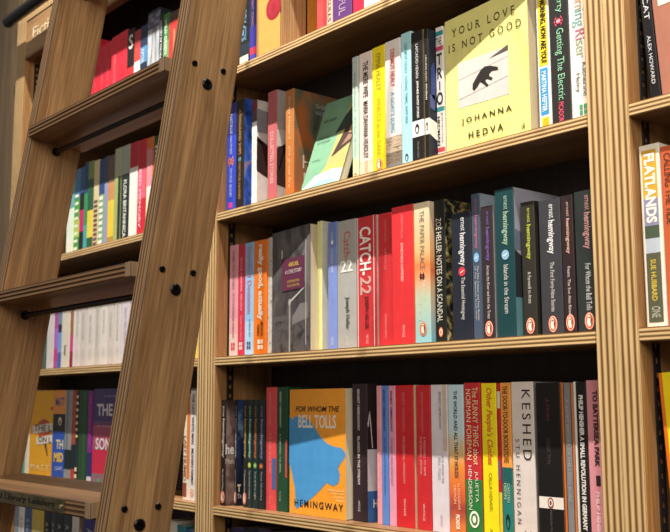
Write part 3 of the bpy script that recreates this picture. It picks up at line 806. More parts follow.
book('D16', 'pale lilac grey paperback between the red spine and the sky blue one', G, 'DAD3DC', rects=[(0, .45, .74, .98, 'CDB9A8')], txt=[('ERNEST HEMINGWAY', .05, .31, .5, .66, '7A7078', '', 'author_lettering'), ('FOR WHOM THE', .49, .67, .62, .76, '7A7480', ''), ('BELL TOLLS', .50, .65, .42, .56, '7A7480', ''), ('VINTAGE', .88, .96, .5, .62, '9A94A0')])
book('D17', 'sky blue to orange spine with dark capitals', G, grad([(0, 'C4E0F0'), (.38, 'C4DEE8'), (.52, 'DDBE8A'), (.62, 'E8943E'), (.78, 'E06A34'), (.9, 'A8443C'), (1, 'D8783A')], .205, noise=.12), txt=[('THE WORLD AND ALL THAT IT HOLDS', .04, .625, .38, .62, '26364A', 'b'), ('ALEKSANDAR', .66, .84, .56, .72, 'F0C8A0', '', 'author_lettering'), ('HEMON', .68, .80, .3, .46, 'F0C8A0', '', 'author_lettering'), ('PICADOR', .87, .97, .4, .66, 'F4E8DC', 'x')])
book('D18', 'red over green spine with cream capitals in two lines', G, 'C4303A', zones=[(0, .635, 'C4303A'), (.635, 1, '2F7A3E')], txt=[('The FUNNY THING about', .03, .54, .54, .88, 'F0D8A0', 'r'), ('NORMAN FOREMAN', .04, .51, .14, .44, 'F0D8A0', 'r'), ('JULIETTA', .58, .78, .58, .80, 'E9E2D0', '', 'author_lettering'), ('HENDERSON', .545, .83, .2, .42, 'E9E2D0', '', 'author_lettering')], emb=[('ring', .89, .52, .0085, .011, 'F4F0E6', '2F7A3E')])
book('D19', 'bright yellow spine with a red slanted title on the lower middle shelf', G, 'F2DF1E', side='B8202C', txt=[("Other People's Clothes", .03, .53, .26, .76, 'CF6A2A', 'bi'), ('CALLA HENKEL', .58, .83, .42, .62, '6A6420', '', 'author_lettering'), ('S', .93, .97, .4, .6, '8A8420', 'i')])
book('D20', 'very thin red spine with a yellow patterned foot', G, 'B4262E', zones=[(.05, .16, 'D8CFC8'), (.16, .7, 'B4262E'), (.7, 1, 'D8C838')], rects=[(.5, .62, .2, .8, '5A5A9A')])
book('D21', 'orange over teal spine with brown condensed capitals', G, 'EBA04A', zones=[(0, .545, 'EBA04A'), (.545, .555, '1E2A2A'), (.555, .955, '2A7A74'), (.955, 1, 'C9B98A')], rects=[(.54, .64, .05, .95, '1F5F5C')], txt=[('THE DOOR-TO-DOOR BOOKSTORE', .02, .51, .26, .72, '6A3A1E', 'b'), ('CARSTEN', .64, .76, .5, .74, 'B9CFA8', '', 'author_lettering'), ('HENN', .64, .74, .2, .44, 'B9CFA8', '', 'author_lettering')], emb=[('drop', .88, .5, .005, .012, '142422', '2A7A74')])
book('D22', 'wide off-white spine with large widely spaced black capitals', G, 'D9CFCA', side='8A8486', txt=[('KESHED', .05, .49, .50, .88, '2A2628', 'w'), ('STU HENNIGAN', .36, .885, .16, .34, '3A3638', 'W', 'author_lettering')],
     emb=[('crab', .95, .62, .008, .006, '2A2628', '2A2628')])
book('D23', 'wide black spine with a white band and a small red mark', G, '181617', side='C07A3A', zones=[(.70, .77, 'E6DFD8')], txt=[('A STORY', .10, .24, .42, .56, '7A3A40', 't', 'author_lettering'), ('COLLECTION', .34, .5, .42, .56, '5A4A4A', 't'), ('PENGUIN CLASSICS', .78, .97, .46, .55, '6A6462', 't')], emb=[('ring', .735, .5, .0045, .0065, '8A3A30', 'E6DFD8')])
book('D24', 'grey spine edged with orange lines, right of the wide black one', G, '7E7E82', side='D2702A', rects=[(0, 1, .06, .2, 'CF6E2C'), (0, 1, .2, .26, '2A2422'), (0, 1, .84, .98, 'CF6E2C'), (0, 1, .78, .84, '2A2422')], txt=[('A SHORT HISTORY OF THE LONG ROAD', .1, .72, .4, .6, 'A9A9AC', '')])
book('D25', 'very thin white spine left of the black spine with condensed white capitals', G, 'DCD8D0')
book('D26', 'black spine with condensed white capitals, left of the pink one', G, '1E1C1D', side='D8B0B4', txt=[('PHILIP HENSHER A SMALL REVOLUTION IN GERMANY', .08, .88, .28, .72, 'DEDAD6', 'x')])
book('D27', 'dusty pink spine with heavy black capitals, last before the thick upright', G, 'D68E98', txt=[('TO BATTERSEA PARK', .06, .505, .42, .74, '3A2A2C', 'x'), ('PHILIP HENSHER', .65, .94, .42, .66, 'EBC8CA', 'x', 'author_lettering')], rects=[(.555, .615, .45, .75, '2E2426')])

# ------------------------------------------------------------------ middle bay, top row
G = 'books on the top middle shelf'
book('A1', 'black spine with pale blue loops and a white foot, first on the top middle shelf', G, '1C2028', zones=[(.72, .86, '2A3440')], rects=[(.86, 1, .1, .9, 'E8DDC8')], txt=[('THE LOVELY', .2, .5, .3, .7, '8FB9D0', ''), ('DARK', .55, .7, .3, .7, '8FB9D0', '')], emb=[('ring', .6, .4, .01, .014, '6FA0C0', '1C2028')])
book('A2', 'dark blue spine with a red and violet foot on the top shelf', G, '232A5C', zones=[(.55, .8, '3E3A9A'), (.8, .88, 'C23A5A'), (.88, 1, '4A46B0')], txt=[('NIGHT SONGS', .2, .55, .3, .66, 'B07AA8', '')])
book('A3', 'thick amber yellow book with a round red sticker on the top shelf', G, 'D6A258', side=blotch(['B98F5E', 'D8B486', '9A744A', 'C9A070'], 3, stretch=(1, 160, 1)), depth=.058, name='hardback_book',
     emb=[('ring', .43, .74, .022, .022, 'A02632', 'A83040')], txt=[('THE', .35, .375, .64, .86, 'F0C0B8', 'U', 'sticker_lettering'), ('PERFECT', .395, .42, .54, .94, 'F0C0B8', 'U', 'sticker_lettering'), ('READ', .44, .465, .62, .86, 'F0C0B8', 'U', 'sticker_lettering'), ('2023', .485, .505, .64, .86, 'F0C0B8', 'U', 'sticker_lettering')])
book('A4', 'orange spine set deep behind the thick amber book on the top shelf', G, 'D8923A', depth=.042)
book('A5', 'coral red spine right of the orange one on the top shelf', G, 'D2464C', zones=[(.6, 1, 'DA5050')], side='8A2A30', rects=[(.0, 1, .72, 1, 'B83A44')])
book('A6', 'thin cream spine with plum letters on the top shelf', G, 'D8B9A0', txt=[('THE SKULLS', .3, .86, .2, .8, '4A2A50', 'r')])
book('A7', 'plum purple spine with large pale letters on the top shelf', G, '5E3A78', side='2A1A30', txt=[('BEAUTIFUL', .3, .86, .34, .68, 'B9A0BC', '')])
book('A8', 'raspberry red spine on the top shelf, left of the white one', G, 'C42A48')
book('A9', 'white spine, last visible on the top middle shelf', G, 'E9E2D8', txt=[('SHORT STORIES', .1, .7, .3, .7, 'C8A080', '')])

# ------------------------------------------------------------------ middle bay, bottom row (only the tops show)
G = 'books on the bottom middle shelf'
book('E1', 'deep violet book top, first on the bottom middle shelf', G, '3A3468', at=(.012, .050, .228, .03, 'E'))
book('E2', 'navy book top, second on the bottom middle shelf', G, '1E2440', at=(.0505, .092, .232, .03, 'E'))
book('E3', 'dark plum book top, third on the bottom middle shelf', G, '4A3A60', at=(.0925, .128, .234, .03, 'E'))
book('E4', 'black book top, fourth on the bottom middle shelf', G, '1C1A1E', at=(.1285, .170, .232, .03, 'E'))
book('E5', 'dull mauve book top, fifth on the bottom middle shelf', G, '54446A', at=(.1705, .215, .236, .03, 'E'))

# ------------------------------------------------------------------ left bay behind the ladder
def plain(key, label, c, zones=(), txt=(), rects=(), side=None, emb=(), **k):
    return book(key, label, G, c, zones=zones, txt=txt, rects=rects, side=side, emb=emb, **k)
G = 'books on the top shelf behind the ladder'
RED = 'C8283A'
plain('LA0', 'red spine almost hidden behind the left ladder rail, top shelf', RED)
plain('LA1', 'red spine just emerging from behind the left ladder rail, top shelf', RED, txt=[('A NOVEL IN TWO PARTS', .2, .8, .4, .6, 'D8606C', '')])
plain('LA2', 'slim red spine, third from the right of the red set behind the ladder', RED, txt=[('COLLECTED WORKS', .2, .8, .4, .6, 'E07A84', '')])
plain('LA3', 'red spine, second of the shorter reds between the ladder rails', 'CC2A3C', txt=[('COLLECTED WORKS', .2, .8, .4, .6, 'E07A84', '')])
plain('LA4', 'taller red spine second from the right of the red set behind the ladder', 'D22C3E', txt=[('COLLECTED WORKS', .2, .8, .4, .6, 'E68A90', '')])
plain('LA5', 'taller red spine at the right end of the red set, beside the black spine', 'CC2A3C', side='A02030')
plain('LA6', 'black spine with a large white S above red, top shelf behind ladder', '1E1A1C', zones=[(.42, 1, 'B83038')], txt=[('S', .06, .22, .25, .85, 'D8D4D0', 'bU')])
plain('LA7', 'narrow red spine right of the black spine lettered with a white S', 'A8383C', zones=[(.2, .36, 'D2443E'), (.36, .5, 'E4D8D0')])
plain('LA8', 'navy spine with a bright blue patch on the top shelf behind the ladder', '26344E', zones=[(.24, .42, '4F86B4'), (.42, 1, '22304A')], txt=[('AFTER', .26, .42, .2, .6, 'D8E4EC', '')])
plain('LA9', 'tall dark book with a grey and white picture spine behind the ladder', '2A2E3C', zones=[(.03, .18, blotch(['8A86A0', '3A3850', 'C4C0D0'], 40)), (.18, .9, blotch(['1E222C', 'B9BFC6', '2A3040'], 24, stretch=(3, 1, .4)))])
plain('LA10', 'thin black spine with white lettering right of the tall dark book', '1C1C22', txt=[('HISTORY OF THE HOUSE', .08, .55, .25, .75, 'D8D8DC', 'b')])
plain('LA11', 'green spine with white lettering beside the last red one behind the ladder', '3A7A40', zones=[(.3, .6, '6F9A6A')], txt=[('WILD GREEN', .06, .45, .3, .7, 'D8E4D0', 'b')])
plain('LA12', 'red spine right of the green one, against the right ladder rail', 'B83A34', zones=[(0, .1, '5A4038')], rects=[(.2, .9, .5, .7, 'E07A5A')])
book('LA13', 'dark blue spine hidden behind the right ladder rail, top shelf', G, '2A3A5A', at=(-.187, -.150, .20, .03, 'A'))

G = 'books on the second shelf behind the ladder'
plain('LB1', 'pale cream and mint spine, leftmost on the second shelf behind the ladder', 'E6EAD8', zones=[(0, .4, '6FA9B4'), (.4, .8, 'DCEAD8')])
plain('LB2', 'green spine with white dashes, second from the left behind the ladder', '4F9A4A', zones=[(0, .35, '4A7AA0'), (.6, .8, 'A9C85A')], txt=[('IIIIIIII', .3, .95, .15, .85, 'E0EED0', '')])
plain('LB3', 'thin black spine with a magenta patch behind the ladder', '22202A', zones=[(.5, .75, 'C22A6A'), (0, .3, '3A5A8A')])
plain('LB4', 'thin green spine with teal foot right of the magenta patch', '3A8A5A', zones=[(.7, 1, '4AA0A0'), (0, .35, '2A4A6A')])
plain('LB5', 'dark green spine with a yellow foot on the second shelf behind the ladder', '2E5A40', zones=[(.55, .85, 'D8C84A'), (0, .2, '7A8A5A')])
plain('LB6', 'cream spine with brown crosswise letters on the second shelf behind the ladder', 'D2BE96', txt=[('IIIIIIIIII', .45, .95, .15, .85, '6A4A4A', 'b')])
plain('LB7', 'navy topped spine with green and white stripes behind the ladder', '2F4A7A', zones=[(.4, 1, '7FA97A')], txt=[('IIIIIIII', .42, .95, .15, .85, 'E6E8DC', 'b')])
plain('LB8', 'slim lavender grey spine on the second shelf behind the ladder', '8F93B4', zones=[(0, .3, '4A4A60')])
plain('LB9', 'brown and yellow spine on the second shelf behind the ladder', 'A88A3E', zones=[(0, .3, '6A5A4A'), (.3, .5, 'C08A5A'), (.5, .9, 'D8BE3E')])
plain('LB10', 'olive spine with a pale green edge left of the black lettered spine', '97A86A', zones=[(0, .3, 'A9B09A')], rects=[(.3, 1, .6, 1, '2A2E2C')])
plain('LB11', 'grey green topped black spine with white lettering behind the ladder', '202A2A', zones=[(0, .3, 'A4ADA0')], txt=[('FLORA BRITANNICA', .36, .95, .3, .7, 'D8DCD8', 'b')])
plain('LB12', 'white spine with a red top on the second shelf behind the ladder', 'E6E2DC', zones=[(0, .26, 'B8283A')])
plain('LB13', 'red spine with pink lettering right of the red-topped white one', 'C2283C', zones=[(.3, .6, 'D6607A')], txt=[('RED MEMORY', .3, .9, .2, .5, 'F0C0C8', 'b')])
plain('LB14', 'orange spine with a pink and white lozenge behind the ladder', 'DE7A34', zones=[(0, .15, 'D8702E')], rects=[(.12, .5, .15, .85, 'D690A0'), (.5, .95, .15, .85, 'EDE2DA')])
plain('LB15', 'dark green spine with white crosswise letters beside the right ladder rail', '1E4A3A', zones=[(.62, 1, 'C8762E')], txt=[('IIIIIIIIIIII', .1, .62, .2, .75, 'DCE6DC', 'b')])
book('LB16', 'dull brown spine hidden behind the right ladder rail, second shelf', G, '6A5A4A', at=(-.248, -.215, .2, .03, 'B'))

G = 'mostly white spines on the third shelf behind the ladder'
plain('LC1', 'dark teal spine, leftmost on the white shelf behind the ladder', '446460')
plain('LC2', 'plain white spine left of the magenta one', 'D0CCCE')
plain('LC3', 'magenta spine between white and blue', 'A85496', zones=[(.5, .75, 'A86AC0'), (.75, .9, 'C23A7A')])
plain('LC4', 'blue spine right of the magenta one', '3666B4', zones=[(0, .45, '6A8AA8'), (.45, .55, '22305A'), (.55, .8, '6A9ADA')])
plain('LC5', 'cream spine with a short black title right of the blue one', 'D6CEC0', txt=[('Essays', .72, .84, .35, .65, '2A2826', 'b')])
plain('LC6', 'white spine with a gold over magenta stripe', 'D6D0C8', rects=[(.0, .6, .1, .75, '97684A'), (.6, .8, .1, .75, 'C83A8A'), (.8, 1, .1, .75, '8A1E4A')])
W = [('LC7', 'D2CCC8', 'first'), ('LC8', 'C9C2BE', 'second'), ('LC9', 'D2CCC8', 'third'), ('LC10', 'C6C2BA', 'fourth'), ('LC11', 'D6D0CC', 'fifth'), ('LC12', 'C9C2BE', 'sixth'), ('LC13', 'D2CCC8', 'seventh'), ('LC14', 'CFC8D2', 'eighth'), ('LC15', 'C9C2BE', 'ninth')]
for n, (k, c, o) in enumerate(W):
    plain(k, 'plain white spine, %s to the right of the gold and magenta stripe' % o, c, side='B8B0B0', txt=[('SELECTED PROSE', .3 + .04 * (n % 3), .62 + .05 * (n % 4), .38, .6, 'A09AA2', ''), ('EDITIONS', .78, .9, .4, .58, 'B4AEB4', '')])
book('LC16', 'yellowish spine seen in the slit right of the ladder, third shelf', G, 'E0C060', at=(-.098, -.0602, .19, .02, 'C'))

G = 'books on the fourth shelf behind the ladder'
plain('LD0', 'teal spine beside the left ladder rail, fourth shelf', '4FA9A0')
plain('LD1', 'slim cream spine left of the yellow face-out book', 'E0DCC8')
face_book('mustard yellow face-out paperback with a two-board signpost picture behind the ladder', G, (-.8435, .031, -.2545), 0, 0, .125, .208, .012, 'E0A428', back='D89A20',
     art=[('cover_art', [(circle(.62, .42, .30, .10), 'B8503A'), ([(.35, .46), (.5, .6), (.72, .6), (.9, .46)], 'B8503A'), ([(.66, .6), (.74, .58), (.84, .72), (.8, .73)], '4A3A34'), ([(.12, .40), (1, .36), (1, .45), (.14, .49)], 'DDD4C8'), ([(.3, .53), (1, .49), (1, .58), (.32, .61)], 'DDD4C8'), (circle(.95, .2, .05, .02), 'B83A34')])],
     txt=[('THE L', .2, .96, .385, .455, '5A4A44', 'b'), ('ON L', .4, .96, .515, .58, '5A4A44', 'b'), ('MATT', .1, .9, .83, .89, 'E9D9B0', 'w', 'author_lettering')])
plain('LD3', 'orange topped blue spine with a dark bird patch behind the ladder', '2A52B0', zones=[(0, .26, 'E0924A'), (.26, .45, '22222C'), (.45, 1, '2A54B4')], txt=[('MATT', .08, .17, .2, .95, '4A5AA0', 'bU', 'author_lettering'), ('TH', .54, .64, .35, .95, 'E6D8A0', 'bU'), ('MID', .68, .78, .2, .98, 'E6C04A', 'xU'), ('LIBRARY', .83, .87, .3, .95, 'C9D2E8', 'U')], emb=[('drop', .34, .62, .012, .012, 'D8D0B0', '22222C')])
plain('LD4', 'grey spine with a dark teal block right of the blue one', '8E9296', zones=[(.64, .85, '14262E')], rects=[(0, .64, .3, .5, '6A6E74')])
plain('LD5', 'brick red spine with a dark teal block behind the ladder', 'A24A3A', zones=[(.58, .84, '14262E'), (.84, 1, 'B4402E')])
plain('LD6', 'black and cream patterned thin spine left of the dark green one', '2A241E', zones=[(.55, .8, '1C2E34')], txt=[('IIIIIII', .05, .5, .15, .85, 'D8CFB0', ''), ('III', .82, 1, .15, .85, 'E6DCC8', 'b')])
plain('LD7', 'dark green spine, widest green one behind the ladder', '24432C', zones=[(0, 1, '26482E')], rects=[(0, 1, .55, .75, '335A3A')])
plain('LD8', 'violet and magenta spine left of the purple face-out book', '5A2A78', zones=[(0, .65, '7A2A8A'), (.65, .9, '2A2E6A'), (.9, 1, 'D8D0DC')], txt=[('THE DAY TOMORROW', .05, .6, .3, .7, 'D23A9A', 'b')])
face_book('purple over pink face-out paperback with white capitals beside the right ladder rail', G, (-.517, .031, -.2545), 0, 0, .125, .208, .014, '4A3A6E', back='5A4A7E',
     art=[('cover_art', [(box(0, 1, .36, .62), 'A8506A'), (box(0, 1, .33, .37), '6A4A70'), (box(0, 1, .62, .86), 'C42A4A'), (box(0, 1, .86, 1), '8A6A78'), (circle(.26, .94, .05, .03), '4FA070')])],
     txt=[('THE', .14, .7, .155, .275, 'D8CFD6', 'b'), ('SONG', .12, .86, .50, .62, 'E0D2D6', 'b'), ('a novel', .4, .8, .06, .085, 'A89AB8', ''), ('the bestseller', .14, .8, .37, .39, 'C9B4C0', '')])
plain('LD10', 'white and orange spine seen in the slit right of the ladder', 'E6D9C8', rects=[(.0, .8, .55, 1, 'D87A32'), (.84, .97, .0, .6, '8A4A3A')], txt=[('LAST HUMID', .4, .82, .1, .5, '9A6A4A', 'b')])
plain('LD11', 'white spine with dark capitals against the bay upright, right of the ladder', 'DFDAD8', zones=[(0, .02, '6A6A6A')], txt=[('THE LAST WHITE MAN', .05, .50, .3, .74, '3A3A44', 'b'), ('MOHSIN HAMID', .54, .86, .3, .74, '3A3A44', 'b', 'author_lettering')], emb=[('ring', .93, .5, .0055, .007, 'D86A2E', 'EFE0D0')])

G = 'book tops on the bottom shelf behind the ladder'
for k, c, l in [('LE1', '7F93A8', 'grey blue book'), ('LE2', 'D8D8D4', 'white book'), ('LE3', '3A5688', 'blue book with pale lines'), ('LE4', 'C2A63E', 'golden yellow book'), ('LE5', '1E1C22', 'black book'), ('LE6', '2C3444', 'slate book'), ('LE7', '1C2028', 'black book'), ('LE8', '2E3238', 'charcoal book'), ('LE9', 'C9C2BE', 'pale grey book'), ('LE10', '6A4A38', 'thin brown book'), ('LE11', '2A2F6E', 'indigo book')]:
    w = {'LE1': 'leftmost under the lowest ladder tread', 'LE2': 'between the grey blue and the blue one under the lowest tread', 'LE3': 'left of the golden yellow one under the lowest tread', 'LE4': 'under the brass plate of the lowest tread', 'LE5': 'right of the golden yellow one under the lowest tread', 'LE6': 'between two black ones under the lowest tread', 'LE7': 'second black one under the lowest tread', 'LE8': 'left of the pale grey one under the lowest tread', 'LE9': 'right of the charcoal one under the lowest tread', 'LE10': 'left of the indigo one under the lowest tread', 'LE11': 'beside the right rail under the lowest tread'}[k]
    plain(k, l + ' ' + w, c, txt=[('A NOVEL', .2, .5, .3, .7, 'B8B4A8' if c != 'D8D8D4' else '6A6A6A', '')])
plain('LE12', 'off-white book top in the slit right of the ladder, bottom shelf', 'D8D2C4')
plain('LE13', 'teal book top in the slit right of the ladder, bottom shelf', '2F7A86')
plain('LE14', 'blue book top beside the bay upright, bottom shelf', '2A5A9A')

# ------------------------------------------------------------------ right bay
G = 'books in the right-hand bay'
book('R1', 'black leaning spine with white capitals, on the upper shelf of the right bay', G, '17161A', side='0E0D10', roll=R(-3.6), at=(.8692, .8835, .213, .022, 'B'),
     txt=[('THE LAST CAT', .06, .53, .28, .76, 'D8D8DA', ''), ('ALEX HOWARD', .62, .90, .32, .66, 'D8D8DA', 'r', 'author_lettering')])
book('R2', 'pinkish brown leaning book right of the black leaning spine', G, 'A8705E', roll=R(-3.6), at=(.8844, .915, .213, .022, 'B'), rects=[(.3, .48, .25, .9, 'E0DAD0')])
book('R3', 'white bordered spine with a landscape panel and white capitals in the right bay', G, 'EAE4D6', at=(.8562, .8828, .209, .0125, 'C'), side='E6E0D4',
     rects=[(.03, .30, .14, .84, 'D9A83A'), (.30, .45, .14, .84, '8F8FB0'), (.45, .52, .14, .84, '4A5A48'), (.52, .60, .14, .84, 'B9C4D0'), (.60, .975, .14, .84, '5A5C48')],
     txt=[('FLATLANDS', .05, .435, .24, .76, 'F2EEE4', 'x'), ('SUE HUBBARD', .635, .86, .34, .6, 'D9BE4A', 'b', 'author_lettering'), ('ONE', .89, .95, .3, .7, 'C9C8B8', '')])
book('R4', 'rust orange spine with dark capitals right of the white bordered one', G, 'C8603A', at=(.8834, .915, .203, .0125, 'C'), txt=[('CALLING THE TIDE', .04, .44, .14, .40, '3A2420', ''), ('A NOVEL', .6, .8, .2, .45, '3A2420', '')])
face_book('bright yellow book with an orange left edge, low in the right bay', G, (.8735, .022, -.2477), 0, 0, .12, .200, .016, 'F0D81E', back='E0761E', roll=R(-3.2),
     art=[('cover_art', [(box(0, .035, 0, 1), 'E0761E'), ([(.3, .2), (.6, .1), (.8, .4), (.5, .5)], '5A3A7A')])])


# ------------------------------------------------------------------ woods
OAK = ('74502C', 'A07648', 'C09464')
WALNUT = ('644830', '8D6C4A', 'B28E64')
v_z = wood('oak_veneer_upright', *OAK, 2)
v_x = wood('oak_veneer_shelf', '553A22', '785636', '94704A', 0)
l_z = wood('ladder_veneer', *WALNUT, 2, rough=.38)
l_x = wood('tread_veneer', '4C3624', '6E5138', '8A6A48', 0, rough=.4)
PLYC = ('6E4C28', 'AC8654', 'DCBE8C')
ply_shelf = ply('ply_shelf_edge', PLYC, 2, .0155 / 3, 0, phase=-.05)
ply_upright = ply('ply_upright_edge', PLYC, 0, .0282 / 3.5, 2)
ply_ladder = ply('ply_ladder_edge', ('3E2C1C', '7A5E40', 'A8845C'), 0, .006, 2)
ply_tread = ply('ply_tread_edge', ('48301E', '80603F', 'A67E56'), 2, .0165 / 3, 0)
end_grain = ply('tread_end_grain', ('7A6048', 'A88C6C', 'C4AA8C'), 0, .004, 2)
BLACK = ink('1A1A1C', .35)
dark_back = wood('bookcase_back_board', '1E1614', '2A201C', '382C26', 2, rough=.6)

blotch_metal = blotch(['4A4230', '6E6242', '857650'], 90, rough=.38, stretch=(.4, 1, 2))
blotch_metal.node_tree.nodes['Principled BSDF'].inputs['Metallic'].default_value = .8
WORLD, ROOM = .21, 62
SPOTS = [(-.55, 350), (.05, 320), (.65, 325), (1.25, 270)]

# ------------------------------------------------------------------ bookcases: three units side by side
T = .0155
FLOOR = -1.50
TOP = .915
LEVELS = [.523, .2625, .003, -.2545, -.52, -.86, -1.20]
def unit(label, xl, xr, pl, pr, levels, header_text=None):
    """xl..xr is the clear opening, pl and pr the thickness of its side panels"""
    root = empty('bookcase', ((xl + xr) / 2, .06, FLOOR), (0, 0, 0), label, 'bookcase', 'bookcase units standing side by side')
    def b(name, *a, **k):
        k.setdefault('bevel', .001)
        o = board(name, *a, parent=None, **k)
        o.parent = root
        o.matrix_parent_inverse = Matrix.Translation(-root.location)
        return o
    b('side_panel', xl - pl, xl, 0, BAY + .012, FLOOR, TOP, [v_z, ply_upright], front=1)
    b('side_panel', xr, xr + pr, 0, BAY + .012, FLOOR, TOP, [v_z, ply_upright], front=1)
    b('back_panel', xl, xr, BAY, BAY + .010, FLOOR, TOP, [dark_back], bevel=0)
    for z in levels:
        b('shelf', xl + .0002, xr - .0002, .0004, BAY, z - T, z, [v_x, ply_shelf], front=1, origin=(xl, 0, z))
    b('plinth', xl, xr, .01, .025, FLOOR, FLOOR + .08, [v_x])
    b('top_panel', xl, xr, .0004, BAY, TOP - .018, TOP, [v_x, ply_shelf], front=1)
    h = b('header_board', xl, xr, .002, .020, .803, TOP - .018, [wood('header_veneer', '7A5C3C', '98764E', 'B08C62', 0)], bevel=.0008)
    b('header_lip', xl, xr, -.0005, .020, .795, .803, [v_x], bevel=.0008)
    # black slotted standards let into the inside of both panels
    for x, sx in ((xl, 1), (xr, -1)):
        for y in (.026,):
            vs, fs = [], []
            def slab(z0, z1, ya, yb):
                n = len(vs)
                xa = x + sx * .0002; xb = x + sx * .0022
                for xx in (xa, xb):
                    for yy in (ya, yb):
                        for zz in (z0, z1):
                            vs.append((xx - root.location.x, yy - root.location.y, zz - root.location.z))
                fs.extend([(n, n + 1, n + 3, n + 2), (n + 4, n + 6, n + 7, n + 5), (n, n + 4, n + 5, n + 1), (n + 2, n + 3, n + 7, n + 6), (n, n + 2, n + 6, n + 4), (n + 1, n + 5, n + 7, n + 3)])
            segs = [l - T for l in levels]
            tops = [.795] + [l for l in levels[:-1]]
            for z1, z0 in [(a, b_) for a, b_ in zip(tops, [l for l in levels])]:
                hi = z1 - (T if z1 != .795 else .002) - .001
                lo = z0 + .001
                slab(lo, hi, y, y + .0035); slab(lo, hi, y + .0095, y + .013)
                z = lo
                while z < hi - .006:
                    slab(z, z + .009, y + .0035, y + .0095)
                    z += .016
            o = mesh_obj('shelf_standard', vs, fs, [ink('222022', .45)], root)
    # small pegs under the shelves
    return root, h

right_edge = .7968
ml, mh = unit('middle bookcase unit right of the ladder, holding the orange and yellow face-out books', 0.0, right_edge, .02815, .02815, LEVELS)
ll, lh = unit('left bookcase unit behind the ladder with a lettered header board', -.8915, -.0563, .0545, .02815, LEVELS)
rl, rh = unit('right bookcase unit at the right edge, beyond the thick plywood upright', .8531, 1.70, .02815, .04, LEVELS)

# header lettering of the left unit
vs, fs = text_shape('Fiction', 'r')
hl = mesh_obj('header_lettering', [(-.855 + .165 * u - ll.location.x, .0012 - ll.location.y, .8385 + .030 * v - FLOOR) for u, v in vs], fs, ink('E2D3B4', .5), ll)

# room shell
tag(board('wall_left', -2.6, -.9465, .012, .14, FLOOR, 1.75, [wood('panelling_veneer', '463626', '5E4C36', '726046', 2)], bevel=0), kind='structure')
tag(board('wall_back', -2.6, 3.4, .16, .30, FLOOR, 1.75, [ink('4A4038', .8)], bevel=0), kind='structure')
tag(board('floor', -6.0, 7.0, -7.0, .16, FLOOR - .05, FLOOR - .0005, [wood('floor_boards', '3A2C20', '4E3C2C', '5E4A36', 0)], bevel=0), kind='structure')

# ------------------------------------------------------------------ ladder
LA, LB_, LW, LT = -.4392, .1528, .0806, .024
XR, XL_ = .5098, .0938          # outer face of the right rail, inner face of the left rail
nrm = math.hypot(1, LB_)
ang = -math.atan(LB_)
def on_front(z): return LA + LB_ * z
lad = empty('library_ladder', ((XR + XL_) / 2, on_front(FLOOR) + LW / 2, FLOOR), (0, 0, 0), 'tall brown wooden library ladder leaning in front of the left shelves', 'ladder')
inv = Matrix.Translation(-lad.location)
def keep(o):
    o.parent = lad
    o.matrix_parent_inverse = inv
    return o
for x0 in (XL_ - LT, XR - LT):
    bm = bmesh.new()
    bmesh.ops.create_cube(bm, size=1)
    zlo, zhi = (FLOOR + .012) * nrm, .87 * nrm
    for v in bm.verts:
        v.co = Vector(((v.co.x + .5) * LT, (v.co.y + .5) * LW / nrm, zlo + (v.co.z + .5) * (zhi - zlo)))
    bmesh.ops.bevel(bm, geom=list(bm.edges), offset=.0018, segments=3, affect='EDGES')
    bm.normal_update()
    for f in bm.faces:
        if f.normal.y < -.7: f.material_index = 1
    rail = keep(bm_obj('rail', bm, [l_z, ply_ladder], None, (x0, LA, 0), (ang, 0, 0)))

def bolt(x, y, z, r, head='bolt'):
    """black socket-head bolt on the outer face of the right rail"""
    prof = [(0, r), (.0012, r), (.0022, r * .82), (.0024, r * .46), (.0006, r * .40), (.0006, 0.0001)]
    n = 20
    vs, fs = [], []
    for px, pr in prof:
        for i in range(n):
            a = 2 * math.pi * i / n
            vs.append((px, pr * math.cos(a), pr * math.sin(a)))
    for k in range(len(prof) - 1):
        for i in range(n):
            j = (i + 1) % n
            fs.append((k * n + i, k * n + j, (k + 1) * n + j, (k + 1) * n + i))
    o = mesh_obj(head, vs, fs, [ink('15151A', .28, .6)], None, loc=(x, y, z))
    return keep(o)

